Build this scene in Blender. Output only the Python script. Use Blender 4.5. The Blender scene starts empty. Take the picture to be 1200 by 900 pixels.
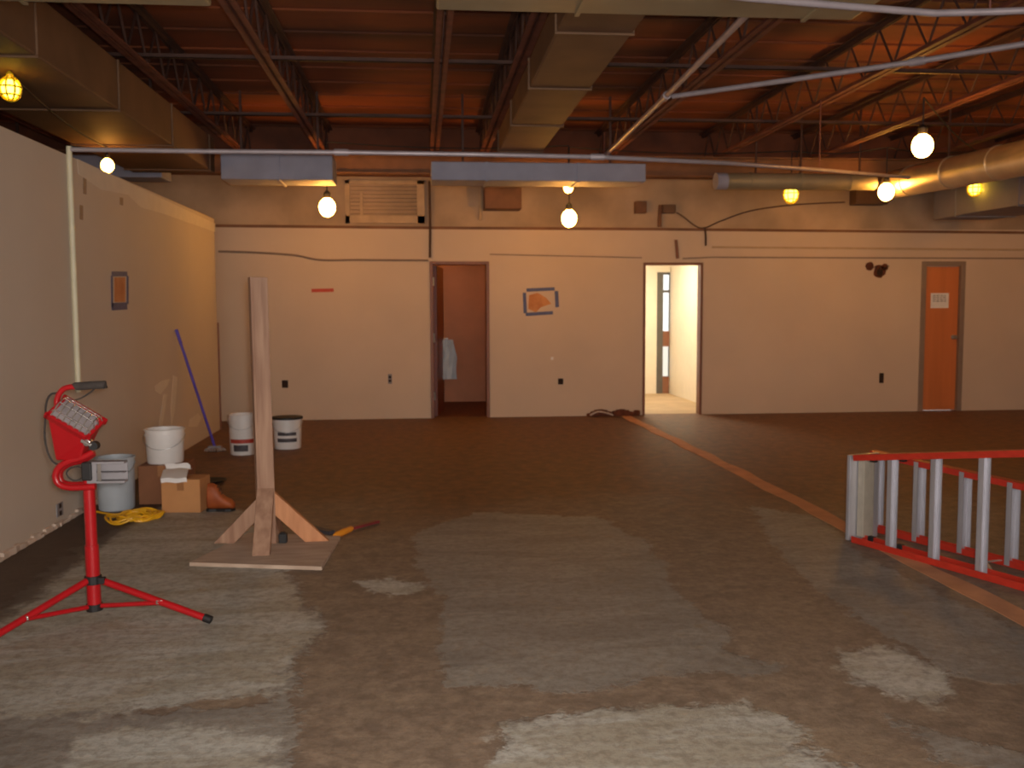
import bpy, bmesh, math, random
from mathutils import Vector, Matrix, noise
random.seed(7)
scn = bpy.context.scene
COL = scn.collection
PI = math.pi

# ---------------------------------------------------------------- camera
F_PX = 1120.0
CAMP = Vector((0, 0, 1.45))
PITCH = math.atan(88/F_PX); YAW = math.atan(105/F_PX*math.cos(math.atan(88/F_PX)))
ROLL = math.radians(-0.22)
CR = Matrix.Rotation(-YAW, 3, 'Z') @ Matrix.Rotation(PI/2-PITCH, 3, 'X') @ Matrix.Rotation(ROLL, 3, 'Z')
cam_d = bpy.data.cameras.new('camera'); cam = bpy.data.objects.new('camera', cam_d); COL.objects.link(cam)
cam.matrix_world = Matrix.Translation(CAMP) @ CR.to_4x4()
cam_d.sensor_width = 36; cam_d.lens = F_PX/1200*36; cam_d.clip_start = .05
cam_d.dof.use_dof = True; cam_d.dof.focus_distance = 2.0; cam_d.dof.aperture_fstop = cam_d.lens/1000/0.0042
scn.camera = cam

def ray(px, py):
    return (CR @ Vector(((px-600)/F_PX, -(py-450)/F_PX, -1)))
def at_y(px, py, Y):
    d = ray(px, py); return CAMP + d*(Y/d.y)
def at_z(px, py, z=0.0):
    d = ray(px, py); return CAMP + d*((z-CAMP.z)/d.z)
def at_x(px, py, X):
    d = ray(px, py); return CAMP + d*(X/d.x)

def px_of(p):
    q = CR.transposed() @ (Vector(p)-CAMP); return (600-F_PX*q.x/q.z, 450+F_PX*q.y/q.z)
# ---------------------------------------------------------------- materials
def srgb(c):
    return tuple(((v/255)/12.92 if v/255 <= .04045 else ((v/255+.055)/1.055)**2.4) for v in c)+(1,)
def mat(name, col, rough=.6, metal=0, var=.12, scale=8, bump=0, emit=None, es=0, spec=.5, stretch=(1,1,1), col2=None, detail=5):
    m = bpy.data.materials.new(name); m.use_nodes = True
    nt = m.node_tree; N = nt.nodes; L = nt.links
    b = N['Principled BSDF']
    b.inputs['Roughness'].default_value = rough; b.inputs['Metallic'].default_value = metal
    b.inputs['Specular IOR Level'].default_value = spec
    c = srgb(col)
    tc = N.new('ShaderNodeTexCoord'); mp = N.new('ShaderNodeMapping'); mp.inputs['Scale'].default_value = stretch
    L.new(tc.outputs['Object'], mp.inputs['Vector'])
    nz = N.new('ShaderNodeTexNoise'); nz.inputs['Scale'].default_value = scale; nz.inputs['Detail'].default_value = detail
    L.new(mp.outputs['Vector'], nz.inputs['Vector'])
    cr = N.new('ShaderNodeValToRGB'); e = cr.color_ramp.elements
    e[0].position = .3; e[1].position = .7
    if col2: e[0].color = srgb(col2); e[1].color = c
    else:
        e[0].color = tuple(v*(1-var) for v in c[:3])+(1,); e[1].color = tuple(min(1, v*(1+var)) for v in c[:3])+(1,)
    L.new(nz.outputs['Fac'], cr.inputs['Fac']); L.new(cr.outputs['Color'], b.inputs['Base Color'])
    if bump:
        bp = N.new('ShaderNodeBump'); bp.inputs['Strength'].default_value = bump; bp.inputs['Distance'].default_value = .01
        L.new(nz.outputs['Fac'], bp.inputs['Height']); L.new(bp.outputs['Normal'], b.inputs['Normal'])
    if emit:
        b.inputs['Emission Color'].default_value = tuple(emit)+(1,); b.inputs['Emission Strength'].default_value = es
    return m

M = {}
M['wall'] = mat('painted_gypsum_wall', (208,184,160), .75, var=.05, scale=1.2, bump=.02)
M['wall_upper'] = mat('rough_upper_wall', (172,146,120), .85, var=.26, scale=1.6, bump=.1)
M['partition'] = mat('painted_partition', (205,192,178), .7, var=.04, scale=1.0, bump=.02)
M['spackle'] = mat('lighter_paint_patch', (222,212,196), .8, var=.04)
M['cream'] = mat('cream_corridor_paint', (235,226,205), .6, var=.03)
M['closet'] = mat('brown_panelling', (176,118,84), .6, var=.12, scale=2.5)
M['deck'] = mat('rusty_roof_deck', (140,70,32), .85, var=.35, scale=1.0, stretch=(.5,1.6,1), col2=(70,40,26), bump=.2)
M['rust_infill'] = mat('rusty_steel_infill', (104,56,32), .8, var=.4, scale=2)
M['joist'] = mat('primer_painted_steel', (112,62,48), .7, metal=.0, var=.3, scale=6)
M['joist_top'] = mat('joist_top_chord_steel', (74,46,36), .7, var=.3, scale=6)
M['duct'] = mat('galvanised_duct', (158,146,118), .5, metal=.35, var=.16, scale=2.2)
M['duct_grey'] = mat('blue_grey_duct_insulation', (150,150,168), .65, metal=0, var=.1, scale=4)
M['duct_brown'] = mat('dusty_brown_duct', (108,78,54), .7, metal=.05, var=.2, scale=2.5)
M['duct_shiny'] = mat('bright_galvanised_duct', (205,190,165), .33, metal=.75, var=.15, scale=3)
M['duct_under'] = mat('grey_duct_wrap', (140,134,136), .7, var=.1, scale=3)
M['pipe'] = mat('grey_steel_pipe', (168,156,160), .45, metal=.3, var=.1, scale=10)
M['pipe_cream'] = mat('cream_conduit', (216,206,176), .5, var=.05)
M['beam'] = mat('brown_steel_beam', (120,80,52), .7, var=.3, scale=3)
M['frame_wood'] = mat('stained_door_frame', (128,78,52), .5, var=.15, scale=10, stretch=(1,1,.1))
M['door_red'] = mat('dark_red_brown_door', (112,52,34), .45, var=.15, scale=6, stretch=(1,1,.1))
M['door_orange'] = mat('orange_wood_door', (205,118,66), .45, var=.12, scale=7, stretch=(1,1,.08))
M['frame_grey'] = mat('grey_door_frame', (140,118,102), .6, var=.08)
M['metal'] = mat('brushed_metal', (190,188,186), .35, metal=.9, var=.08, scale=30)
M['alu'] = mat('ladder_aluminium', (196,194,200), .38, metal=.6, var=.1, scale=20, stretch=(1,1,.2))
M['alu_dull'] = mat('dull_aluminium', (176,166,150), .5, metal=.3, var=.1, scale=14)
M['red'] = mat('gloss_red_enamel', (172,22,28), .3, var=.08, scale=14)
M['red_fg'] = mat('red_fibreglass', (186,50,34), .42, var=.12, scale=16, stretch=(1,1,3))
M['black'] = mat('black_rubber', (28,24,24), .6, var=.2)
M['foam'] = mat('dark_grey_foam', (62,54,50), .9, var=.2, scale=40, bump=.3)
M['glass_grey'] = mat('dusty_lamp_glass', (150,140,140), .2, var=.15, scale=20)
M['chrome'] = mat('bright_chrome', (210,205,200), .2, metal=.9, var=.05)
M['wood'] = mat('weathered_pine', (172,134,108), .7, scale=9, stretch=(3,3,.25), col2=(140,102,80), bump=.15)
M['wood_new'] = mat('fresh_pine', (206,142,96), .65, scale=9, stretch=(3,3,.4), col2=(180,118,76), bump=.1)
M['board'] = mat('pale_plywood', (196,172,152), .75, scale=4, stretch=(1,4,1), col2=(168,142,122), bump=.1)
M['plastic_white'] = mat('white_bucket_plastic', (226,220,216), .4, var=.06, scale=5)
M['plastic_blue'] = mat('blue_grey_bucket_plastic', (178,184,190), .45, var=.1, scale=5)
M['label_red'] = mat('faded_red_label', (168,60,46), .6, var=.2, scale=20)
M['label_dark'] = mat('dark_printed_label', (72,66,70), .6, var=.3, scale=30)
M['cardboard'] = mat('cardboard', (190,134,84), .85, var=.08, scale=6)
M['cardboard_dark'] = mat('brown_cardboard', (132,86,58), .9, var=.12, scale=6)
M['tape_pack'] = mat('packing_tape', (160,108,66), .35, var=.05)
M['paper'] = mat('white_paper', (232,226,222), .8, var=.04, scale=9, bump=.1)
M['yellow_cord'] = mat('yellow_cord_jacket', (238,176,30), .45, var=.1)
M['blue_handle'] = mat('purple_blue_handle', (78,62,170), .4, var=.12)
M['mop'] = mat('grey_mop_fibre', (150,132,122), .95, var=.3, scale=40, bump=.6)
M['tape_blue'] = mat('blue_painters_tape', (84,90,128), .6, var=.15, scale=20)
M['patch'] = mat('torn_orange_plaster', (214,150,98), .9, col2=(190,120,72), scale=9, bump=.3)
M['tape_red'] = mat('red_strip', (190,66,36), .6, var=.1)
M['hole'] = mat('dark_recess', (48,30,22), .9, var=.3)
M['rubble'] = mat('torn_brown_plaster', (120,66,42), .95, scale=20, col2=(70,34,22), bump=.6)
M['debris'] = mat('pale_plaster_crumbs', (206,184,166), .95, var=.15, scale=15, bump=.5)
M['debris_brown'] = mat('brown_carpet_scrap', (104,56,36), .95, var=.3, scale=20, bump=.5)
M['leather'] = mat('tan_leather', (176,88,38), .6, col2=(140,64,26), scale=10)
M['stripe'] = mat('tan_adhesive_stripe', (208,146,104), .75, col2=(180,124,88), scale=5, bump=.2)
M['tool_orange'] = mat('orange_yellow_grip', (226,140,36), .5, var=.1)
M['tool_red'] = mat('dark_red_steel', (120,38,44), .5, var=.2)
M['tile_dust'] = mat('tan_corridor_floor', (176,150,116), .6, var=.15, scale=3)
M['door_dark'] = mat('dark_grey_door_frame', (92,88,82), .5, var=.1)
M['panel_brown'] = mat('brown_door_panel', (140,92,66), .6, var=.1)
M['louvre'] = mat('painted_louvre', (184,156,124), .7, var=.1)
M['wire'] = mat('dark_wire', (84,56,40), .7, var=.1)
M['ceil_tile'] = mat('white_ceiling_tile', (236,232,220), .8, var=.03)
WARM = (1, .43, .07)
M['bulb'] = mat('hot_bulb', (255,220,160), .4, emit=WARM, es=66)
M['bulb_y'] = mat('bulb_in_yellow_guard', (255,210,40), .4, emit=(1,.72,.06), es=7)
M['bulb_small'] = mat('dimmer_bulb', (255,220,160), .4, emit=WARM, es=30)
M['guard'] = mat('yellow_plastic_guard', (236,196,30), .4, var=.05)
m = bpy.data.materials.new('window_glass'); m.use_nodes = True
b = m.node_tree.nodes['Principled BSDF']; b.inputs['Transmission Weight'].default_value = 1; b.inputs['Roughness'].default_value = .0
b.inputs['IOR'].default_value = 1.1
M['glass'] = m

# ---------------------------------------------------------------- geometry helpers
def bx(bm, c, s, R=None):
    """box with centre c, full size s, optional 3x3 rotation"""
    g = bmesh.ops.create_cube(bm, size=1)
    for v in g['verts']:
        p = Vector((v.co.x*s[0], v.co.y*s[1], v.co.z*s[2]))
        if R: p = R @ p
        v.co = p + Vector(c)
    return g['verts']
def bb(bm, x0, x1, y0, y1, z0, z1):
    return bx(bm, ((x0+x1)/2, (y0+y1)/2, (z0+z1)/2), (abs(x1-x0), abs(y1-y0), abs(z1-z0)))
def frame_of(d, up=Vector((0,0,1))):
    d = d.normalized()
    if abs(d.dot(up)) > .98: up = Vector((0,1,0))
    x = d.cross(up).normalized(); y = x.cross(d).normalized()
    return Matrix((x, d, y)).transposed()      # local y runs along d
def bar(bm, a, b, w, h, up=Vector((0,0,1))):
    a = Vector(a); b = Vector(b); R = frame_of(b-a, up)
    return bx(bm, (a+b)/2, (w, (b-a).length, h), R)
def tube(bm, pts, r, n=10, closed=False, cap=True):
    pts = [Vector(p) for p in pts]; k = len(pts); rings = []
    rr = r if isinstance(r, (list, tuple)) else [r]*k
    prev = None
    for i, p in enumerate(pts):
        if closed: d = pts[(i+1) % k]-pts[i-1]
        else: d = pts[min(i+1, k-1)]-pts[max(i-1, 0)]
        d.normalize()
        if prev is None:
            u = Vector((0,0,1)) if abs(d.z) < .9 else Vector((1,0,0))
            x = d.cross(u).normalized()
        else:
            x = (prev - d*prev.dot(d))
            x = x.normalized() if x.length > 1e-6 else d.orthogonal().normalized()
        prev = x; y = d.cross(x)
        rings.append([bm.verts.new(p + (x*math.cos(2*PI*j/n) + y*math.sin(2*PI*j/n))*rr[i]) for j in range(n)])
    for i in range(k if closed else k-1):
        A = rings[i]; B = rings[(i+1) % k]
        for j in range(n): bm.faces.new((A[j], A[(j+1) % n], B[(j+1) % n], B[j]))
    if cap and not closed:
        bm.faces.new(rings[0][::-1]); bm.faces.new(rings[-1])
def smooth_path(pts, sub=6, closed=False):
    pts = [Vector(p) for p in pts]; out = []; k = len(pts)
    for i in range(k if closed else k-1):
        g = (lambda j: pts[j % k]) if closed else (lambda j: pts[max(0, min(k-1, j))])
        p0, p1, p2, p3 = g(i-1), g(i), g(i+1), g(i+2)
        for s in range(sub):
            t = s/sub
            out.append(.5*((2*p1)+(p2-p0)*t+(2*p0-5*p1+4*p2-p3)*t*t+(3*p1-p0-3*p2+p3)*t**3))
    if not closed: out.append(pts[-1])
    return out
def lathe(bm, prof, n=32, c=(0,0,0)):
    rings = []
    for r, z in prof:
        rings.append([bm.verts.new((c[0]+max(r,1e-4)*math.cos(2*PI*j/n), c[1]+max(r,1e-4)*math.sin(2*PI*j/n), c[2]+z)) for j in range(n)])
    for A, B in zip(rings, rings[1:]):
        for j in range(n): bm.faces.new((A[j], A[(j+1) % n], B[(j+1) % n], B[j]))
    bm.faces.new(rings[0][::-1]); bm.faces.new(rings[-1])
def prism(bm, pts, d):
    """polygon pts extruded by vector d"""
    pts = [Vector(p) for p in pts]; d = Vector(d)
    a = [bm.verts.new(p) for p in pts]; b_ = [bm.verts.new(p+d) for p in pts]
    bm.faces.new(a[::-1]); bm.faces.new(b_)
    for i in range(len(a)):
        j = (i+1) % len(a); bm.faces.new((a[i], a[j], b_[j], b_[i]))
def hexa(bm, lo, hi):
    a = [bm.verts.new(Vector(p)) for p in lo]; b_ = [bm.verts.new(Vector(p)) for p in hi]
    bm.faces.new(a[::-1]); bm.faces.new(b_)
    for i in range(4):
        j = (i+1) % 4; bm.faces.new((a[i], a[j], b_[j], b_[i]))
def obj(name, bm, m, parent=None, smooth=False, bevel=0):
    bmesh.ops.recalc_face_normals(bm, faces=bm.faces)
    me = bpy.data.meshes.new(name); bm.to_mesh(me); bm.free()
    me.materials.append(M[m] if isinstance(m, str) else m)
    if smooth:
        for p in me.polygons: p.use_smooth = True
        try: me.set_sharp_from_angle(angle=math.radians(40))
        except Exception: pass
    o = bpy.data.objects.new(name, me); COL.objects.link(o)
    if bevel:
        md = o.modifiers.new('bevel', 'BEVEL'); md.width = bevel; md.segments = 2; md.limit_method = 'ANGLE'
    if parent:
        o.parent = parent
        o.matrix_parent_inverse = Matrix.Translation(parent.location).inverted() if parent.type == 'EMPTY' else Matrix()
    return o
def tag(o, label, cat, group=None):
    o['label'] = label; o['category'] = cat
    if group: o['group'] = group
    return o
def thing(name, label, cat, loc=(0,0,0), group=None):
    o = bpy.data.objects.new(name, None); COL.objects.link(o); o.location = loc; o.empty_display_size = .1
    return tag(o, label, cat, group)
def struct(name, bm, m, **k):
    o = obj(name, bm, m, **k); o['kind'] = 'structure'; return o
def struct_empty(name, loc):
    o = bpy.data.objects.new(name, None); COL.objects.link(o); o.location = loc; o['kind'] = 'structure'; return o
B = bmesh.new

# ---------------------------------------------------------------- room shell
YB = at_z(540, 489.5).y           # back wall face
ZD = 3.80                         # underside of roof deck
XL, XR, YF = -6.0, 10.5, -3.2
ZS = at_y(500, 266.5, YB).z       # top of the finished wall board
def X_at(px, py=400): return at_y(px, py, YB).x
def Z_at(px, py): return at_y(px, py, YB).z
D1 = (X_at(507), X_at(571), Z_at(540, 309))
D2 = (X_at(755), X_at(821), Z_at(788, 309.5))
D3 = (X_at(1082), X_at(1124), Z_at(1104, 311))

def pieces(bm, x0, x1, z0, z1, y0, y1, holes):
    xs = sorted(holes, key=lambda h: h[0]); x = x0
    for a, b_, za, zb in xs:
        bb(bm, x, a, y0, y1, z0, z1)
        if za > z0: bb(bm, a, b_, y0, y1, z0, za)
        if zb < z1: bb(bm, a, b_, y0, y1, zb, z1)
        x = b_
    bb(bm, x, x1, y0, y1, z0, z1)
bm = B(); pieces(bm, XL, XR, 0, ZS, YB, YB+.14, [(D1[0], D1[1], 0, D1[2]), (D2[0], D2[1], 0, D2[2]), (D3[0], D3[1], 0, D3[2])])
struct('wall_back', bm, 'wall')
ZU = at_y(450, 207, YB).z
bm = B(); bb(bm, XL, XR, YB+.012, YB+.14, ZS, ZU); struct('wall_back_upper', bm, 'wall_upper')
bm = B(); bb(bm, XL, XR, YB+.006, YB+.14, ZU, ZD); struct('wall_back_top', bm, 'rust_infill')
# seams and shadow-gap strips across the back wall
def wall_strip(name, pts, w, m, t=.02):
    bm = B()
    P = [at_y(px, py, YB-t/2-.001) for px, py in pts]
    for a, b_ in zip(P, P[1:]): bar(bm, a, b_, t, w)
    return struct(name, bm, m)
wall_strip('trim_1', [(250,264.5),(500,267),(760,268.5),(1240,273)], .035, 'beam', .02)
wall_strip('trim_2', [(835,289.5),(1240,293)], .025, 'louvre', .018)
wall_strip('trim_3', [(800,303),(835,301.5),(1240,303)], .02, 'frame_grey', .012)
wall_strip('trim_4', [(574,298),(752,302)], .016, 'frame_grey', .012)

# floor: a grid that carries one smooth 'film' field; crisp patch edges come from the shader's noise
polys = {
 'A': [(-120,740),(0,712),(90,640),(205,588),(285,598),(335,655),(352,690),(388,742),(350,770),(348,812),(250,822),(90,845),(-200,842)],
 'A2': [(60,918),(95,862),(180,848),(318,860),(325,893),(300,960),(40,960)],
 'A3': [(-260,818),(100,838),(300,826),(338,812),(350,850),(345,905),(360,980),(-300,980)],
 'C': [(490,622),(560,600),(700,606),(765,638),(798,700),(855,744),(858,765),(915,778),(905,792),(770,788),(690,812),(525,803),(512,760),(522,700),(482,655)],
 'D': [(588,848),(700,832),(800,824),(900,825),(932,850),(948,885),(1010,902),(1040,960),(560,960)],
 'E': [(880,592),(960,606),(1010,650),(1110,700),(1200,738),(1300,770),(1300,812),(1140,798),(1085,772),(1000,722),(915,655)],
 'Fp': [(978,765),(1040,757),(1085,775),(1118,800),(1108,832),(1035,812),(1000,800)],
 'G': [(410,682),(450,676),(495,684),(494,697),(440,696)],
 'H': [(1040,835),(1110,862),(1200,880),(1200,905),(1090,890)],
}
PW = {k: [(at_z(*p).x, at_z(*p).y) for p in v] for k, v in polys.items()}
def sdist(x, y, poly):
    inside = False; dmin = 1e9; n = len(poly)
    for i in range(n):
        x1, y1 = poly[i]; x2, y2 = poly[(i+1) % n]
        if (y1 > y) != (y2 > y) and x < (x2-x1)*(y-y1)/(y2-y1)+x1: inside = not inside
        dx, dy = x2-x1, y2-y1; t = max(0, min(1, ((x-x1)*dx+(y-y1)*dy)/(dx*dx+dy*dy)))
        dmin = min(dmin, math.hypot(x-x1-t*dx, y-y1-t*dy))
    return dmin if inside else -dmin
def field(x, y, keys):
    return max(sdist(x, y, PW[k]) for k in keys)
bm = B(); st = .07
xs = [XL+.0+i*(3.2) for i in range(0)]
def axis(a, lo, hi, b_, fine, coarse):
    out = [a]
    while out[-1] < b_-1e-6:
        s = fine if lo-1e-6 <= out[-1] < hi else coarse
        nx = out[-1]+s
        if out[-1] < lo < nx: nx = lo
        out.append(min(b_, nx))
    return out
gx = axis(XL, -3.2, 4.4, XR, st, .5); gy = axis(YF, 2.4, 8.2, YB+.14, st, .5)
vl_f = bm.verts.layers.float.new('film'); vl_d = bm.verts.layers.float.new('dirt'); vl_b = bm.verts.layers.float.new('bright')
grid = []
for y in gy:
    row = []
    for x in gx:
        v = bm.verts.new((x, y, 0))
        near = 2.3 < y < 8.4 and -3.4 < x < 4.6
        v[vl_f] = max(-.5, min(.5, field(x, y, ['A','A2','A3','C','D','E','Fp','G','H']))) if near else -.5
        v[vl_b] = max(-.5, min(.5, max(field(x, y, ['A2','D','Fp','G']), field(x, y, ['A'])-.02))) if near else -.5
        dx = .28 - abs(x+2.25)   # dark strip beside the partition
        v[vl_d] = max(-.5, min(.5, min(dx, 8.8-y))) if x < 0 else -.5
        row.append(v)
    grid.append(row)
for r0, r1 in zip(grid, grid[1:]):
    for i in range(len(gx)-1): bm.faces.new((r0[i], r0[i+1], r1[i+1], r1[i]))
fm = bpy.data.materials.new('stripped_concrete_floor'); fm.use_nodes = True
nt = fm.node_tree; N = nt.nodes; L = nt.links; bs = N['Principled BSDF']
def nd(t, **k):
    n = N.new(t)
    for a, v in k.items(): setattr(n, a, v)
    return n
tc = nd('ShaderNodeTexCoord')
def noise_n(scale, detail=6, rough=.6, stretch=(1,1,1), dist=0):
    mp = nd('ShaderNodeMapping'); mp.inputs['Scale'].default_value = stretch; L.new(tc.outputs['Object'], mp.inputs['Vector'])
    n = nd('ShaderNodeTexNoise'); n.inputs['Scale'].default_value = scale; n.inputs['Detail'].default_value = detail
    n.inputs['Roughness'].default_value = rough; n.inputs['Distortion'].default_value = dist
    L.new(mp.outputs['Vector'], n.inputs['Vector']); return n.outputs['Fac']
def math_n(op, a, b_=None, c=None):
    n = nd('ShaderNodeMath', operation=op)
    for i, v in enumerate((a, b_, c)):
        if v is None: continue
        if isinstance(v, (int, float)): n.inputs[i].default_value = v
        else: L.new(v, n.inputs[i])
    return n.outputs[0]
def ramp(v, lo, hi):
    n = nd('ShaderNodeMapRange', interpolation_type='SMOOTHSTEP'); L.new(v, n.inputs['Value'])
    n.inputs['From Min'].default_value = lo; n.inputs['From Max'].default_value = hi; return n.outputs['Result']
def mixc(f, a, b_):
    n = nd('ShaderNodeMix', data_type='RGBA')
    if isinstance(f, (int, float)): n.inputs['Factor'].default_value = f
    else: L.new(f, n.inputs['Factor'])
    for s, v in (('A', a), ('B', b_)):
        i = [q for q in n.inputs if q.name == s and q.type == 'RGBA'][0]
        if isinstance(v, tuple): i.default_value = v
        else: L.new(v, i)
    return [q for q in n.outputs if q.type == 'RGBA'][0]
def attr(nm):
    n = nd('ShaderNodeAttribute', attribute_name=nm); return n.outputs['Fac']
n1 = noise_n(3.5, 8, .65); n2 = noise_n(9, 8, .7); n3 = noise_n(1.1, 5, .6, (1,1,1), .6); n4 = noise_n(2.2, 8, .7, (.6, 1.9, 1), .8); n5 = noise_n(40, 3, .6)
edge = math_n('ADD', math_n('MULTIPLY_ADD', n1, .26, -.13), math_n('ADD', math_n('MULTIPLY_ADD', n2, .22, -.11), math_n('MULTIPLY_ADD', n5, .10, -.05)))
film = ramp(math_n('ADD', attr('film'), edge), -.012, .022)
brt = ramp(math_n('ADD', attr('bright'), math_n('MULTIPLY_ADD', n2, .5, -.25)), -.02, .05)
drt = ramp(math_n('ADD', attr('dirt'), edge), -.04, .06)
brown = mixc(ramp(n2, .35, .68), srgb((118,101,86)), srgb((148,128,108)))
brown = mixc(ramp(n3, .5, .72), brown, srgb((146,126,104)))
grey = mixc(ramp(n4, .35, .66), srgb((124,118,110)), srgb((150,144,134)))
grey = mixc(ramp(n2, .52, .75), grey, srgb((146,130,110)))
bright = mixc(ramp(n4, .4, .62), srgb((168,160,142)), srgb((190,188,178)))
glue = mixc(ramp(n2, .35, .68), srgb((96,64,38)), srgb((132,88,50)))
sep = nd('ShaderNodeSeparateXYZ'); L.new(tc.outputs['Object'], sep.inputs[0])
gl = ramp(math_n('ADD', sep.outputs['Y'], math_n('MULTIPLY_ADD', n3, 3.0, -1.5)), 5.8, 7.8)
brown = mixc(gl, brown, glue)
c0 = mixc(film, brown, grey); c0 = mixc(math_n('MULTIPLY', brt, .75), c0, bright)
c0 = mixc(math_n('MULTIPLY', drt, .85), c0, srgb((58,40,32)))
c0 = mixc(math_n('MULTIPLY', ramp(noise_n(22, 6, .75), .42, .62), .38), c0, srgb((88,72,56)))
spk = ramp(n5, .68, .76); c0 = mixc(math_n('MULTIPLY', spk, .35), c0, srgb((176,150,120)))
L.new(c0, bs.inputs['Base Color'])
L.new(math_n('MULTIPLY_ADD', film, -.08, .62), bs.inputs['Roughness'])
bp = nd('ShaderNodeBump'); bp.inputs['Strength'].default_value = .5; bp.inputs['Distance'].default_value = .008
L.new(math_n('ADD', math_n('ADD', n2, noise_n(22, 6, .75)), film), bp.inputs['Height']); L.new(bp.outputs['Normal'], bs.inputs['Normal'])
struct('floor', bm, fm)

bm = B(); bb(bm, XL, XR, YF, YB+.14, ZD, ZD+.12)
y = YF+.2
while y < YB:      # ribs of the steel deck run across the joists
    bb(bm, XL, XR, y, y+.05, ZD-.016, ZD+.01); y += .6
struct('ceiling', bm, 'deck')
bm = B(); bb(bm, XR, XR+.15, YF, YB+.14, 0, ZD); struct('wall_right', bm, 'wall')
bm = B(); bb(bm, XL-.15, XL, YF, YB+.14, 0, ZD); struct('wall_outer_left', bm, 'wall')
WN = (-2.0, 4.5, .9, 2.6)
bm = B(); pieces(bm, XL, XR, 0, ZD, YF-.15, YF, [WN]); struct('wall_front', bm, 'wall')
w = struct_empty('window_1', ((WN[0]+WN[1])/2, YF-.08, WN[2]))
bm = B()
bb(bm, WN[0], WN[1], YF-.12, YF-.04, WN[2], WN[2]+.05); bb(bm, WN[0], WN[1], YF-.12, YF-.04, WN[3]-.05, WN[3])
for k in range(5):
    xx = WN[0]+.025+(WN[1]-WN[0]-.05)*k/4; bb(bm, xx-.025, xx+.025, YF-.12, YF-.04, WN[2], WN[3])
obj('window_frame', bm, 'frame_grey', w)

# the long partition on the left
XP = at_z(0, 657).x; YPE = at_x(255, 400, XP).y
ZP = at_x(140, 208, XP).z
bm = B(); bb(bm, XP-.13, XP, YF, YPE, 0, ZP); struct('wall_left', bm, 'partition', bevel=.004)
# paler unpainted band under its top edge + ragged patch
bm = B(); pts = [(90,186),(252,262),(252,272),(215,259),(190,250),(165,243),(150,228),(118,222),(92,204)]
prism(bm, [at_x(px, py, XP+.0005) for px, py in pts], (.002,0,0)); struct('trim_5', bm, 'spackle')
# dark strip standing in for shade in the gap at the partition's open end
bm = B(); bb(bm, XP-.02, XP+.015, YPE+.001, YPE+.03, 0, at_y(256, 378, YPE).z); struct('shade_strip', bm, 'frame_wood')
# plaster rubble along the foot of the partition (torn-off baseboard line)
bm = B(); y = 2.0
while y < 8.0:
    s = random.uniform(.02, .05); h = random.uniform(.015, .05)
    vs = bx(bm, (XP+.012, y, h/2), (.026, s*2, h), Matrix.Rotation(random.uniform(-.2,.2), 3, 'Z')); y += s*1.7
bmesh.ops.bevel(bm, geom=bm.edges[:], offset=.004, segments=1, affect='EDGES')
o = obj('plaster_crumbs', bm, 'debris'); tag(o, 'pale crumbled plaster along the foot of the left partition', 'debris'); o['kind'] = 'stuff'

# tan stripe on the floor
xs0 = at_z(985, 612).x
bm = B(); n = 90; Lft = []; Rgt = []
for i in range(n+1):
    y = 2.5+(YB-2.5)*i/n; w1 = .07+.03*noise.noise(Vector((y*1.7, 0, 3))); w2 = .07+.03*noise.noise(Vector((y*1.9, 5, 3)))
    cx = xs0-.03-.05*max(0, (y-9)/3)+.02*noise.noise(Vector((y*.8, 9, 1)))
    Lft.append((cx-w1, y)); Rgt.append((cx+w2, y))
for i in range(n):
    hexa(bm, [(*Lft[i], .0005), (*Rgt[i], .0005), (*Rgt[i+1], .0005), (*Lft[i+1], .0005)], [(*Lft[i], .004), (*Rgt[i], .004), (*Rgt[i+1], .004), (*Lft[i+1], .004)])
bmesh.ops.remove_doubles(bm, verts=bm.verts[:], dist=.0004)
struct('trim_7', bm, 'stripe')

# ---------------------------------------------------------------- rooms behind the back wall
YC = at_z(545, 470.5).y
cx0, cx1 = D1[0]-.5, D1[1]+.35
ZR = 2.5; YI = YB+.14
bm = B(); bb(bm, cx0, cx1, YC, YC+.1, 0, ZR); struct('wall_closet_back', bm, 'closet')
bm = B(); bb(bm, cx0-.1, cx0, YI, YC+.1, 0, ZR); struct('wall_closet_left', bm, 'closet')
bm = B(); bb(bm, cx1, cx1+.1, YI, YC+.1, 0, ZR); struct('wall_closet_right', bm, 'closet')
bm = B(); bb(bm, cx0, cx1, YI, YC+.1, ZR, ZR+.08); struct('ceiling_closet', bm, 'ceil_tile')
bm = B(); bb(bm, cx0, cx1, YI, YC, -.05, 0); struct('floor_closet', bm, 'rubble')
ld = thing('added_globe_lamp', 'added unseen globe lamp brightening the brown-walled side room', 'added light', ((cx0+cx1)/2, YI+.9, ZR))  # out-of-view lamp added to brighten this room
M['globe'] = mat('added_globe_glow', (255,220,170), .4, emit=WARM, es=20)
bm = B(); lathe(bm, [(.06,-.002),(.06,-.03),(.05,-.035)], 20, ((cx0+cx1)/2, YI+.9, ZR)); obj('fixture_base', bm, 'metal', ld)
bm = B(); lathe(bm, [(.05,-.035),(.085,-.07),(.09,-.11),(.06,-.16),(.0,-.175)], 20, ((cx0+cx1)/2, YI+.9, ZR)); obj('globe', bm, 'globe', ld, smooth=True)
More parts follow.
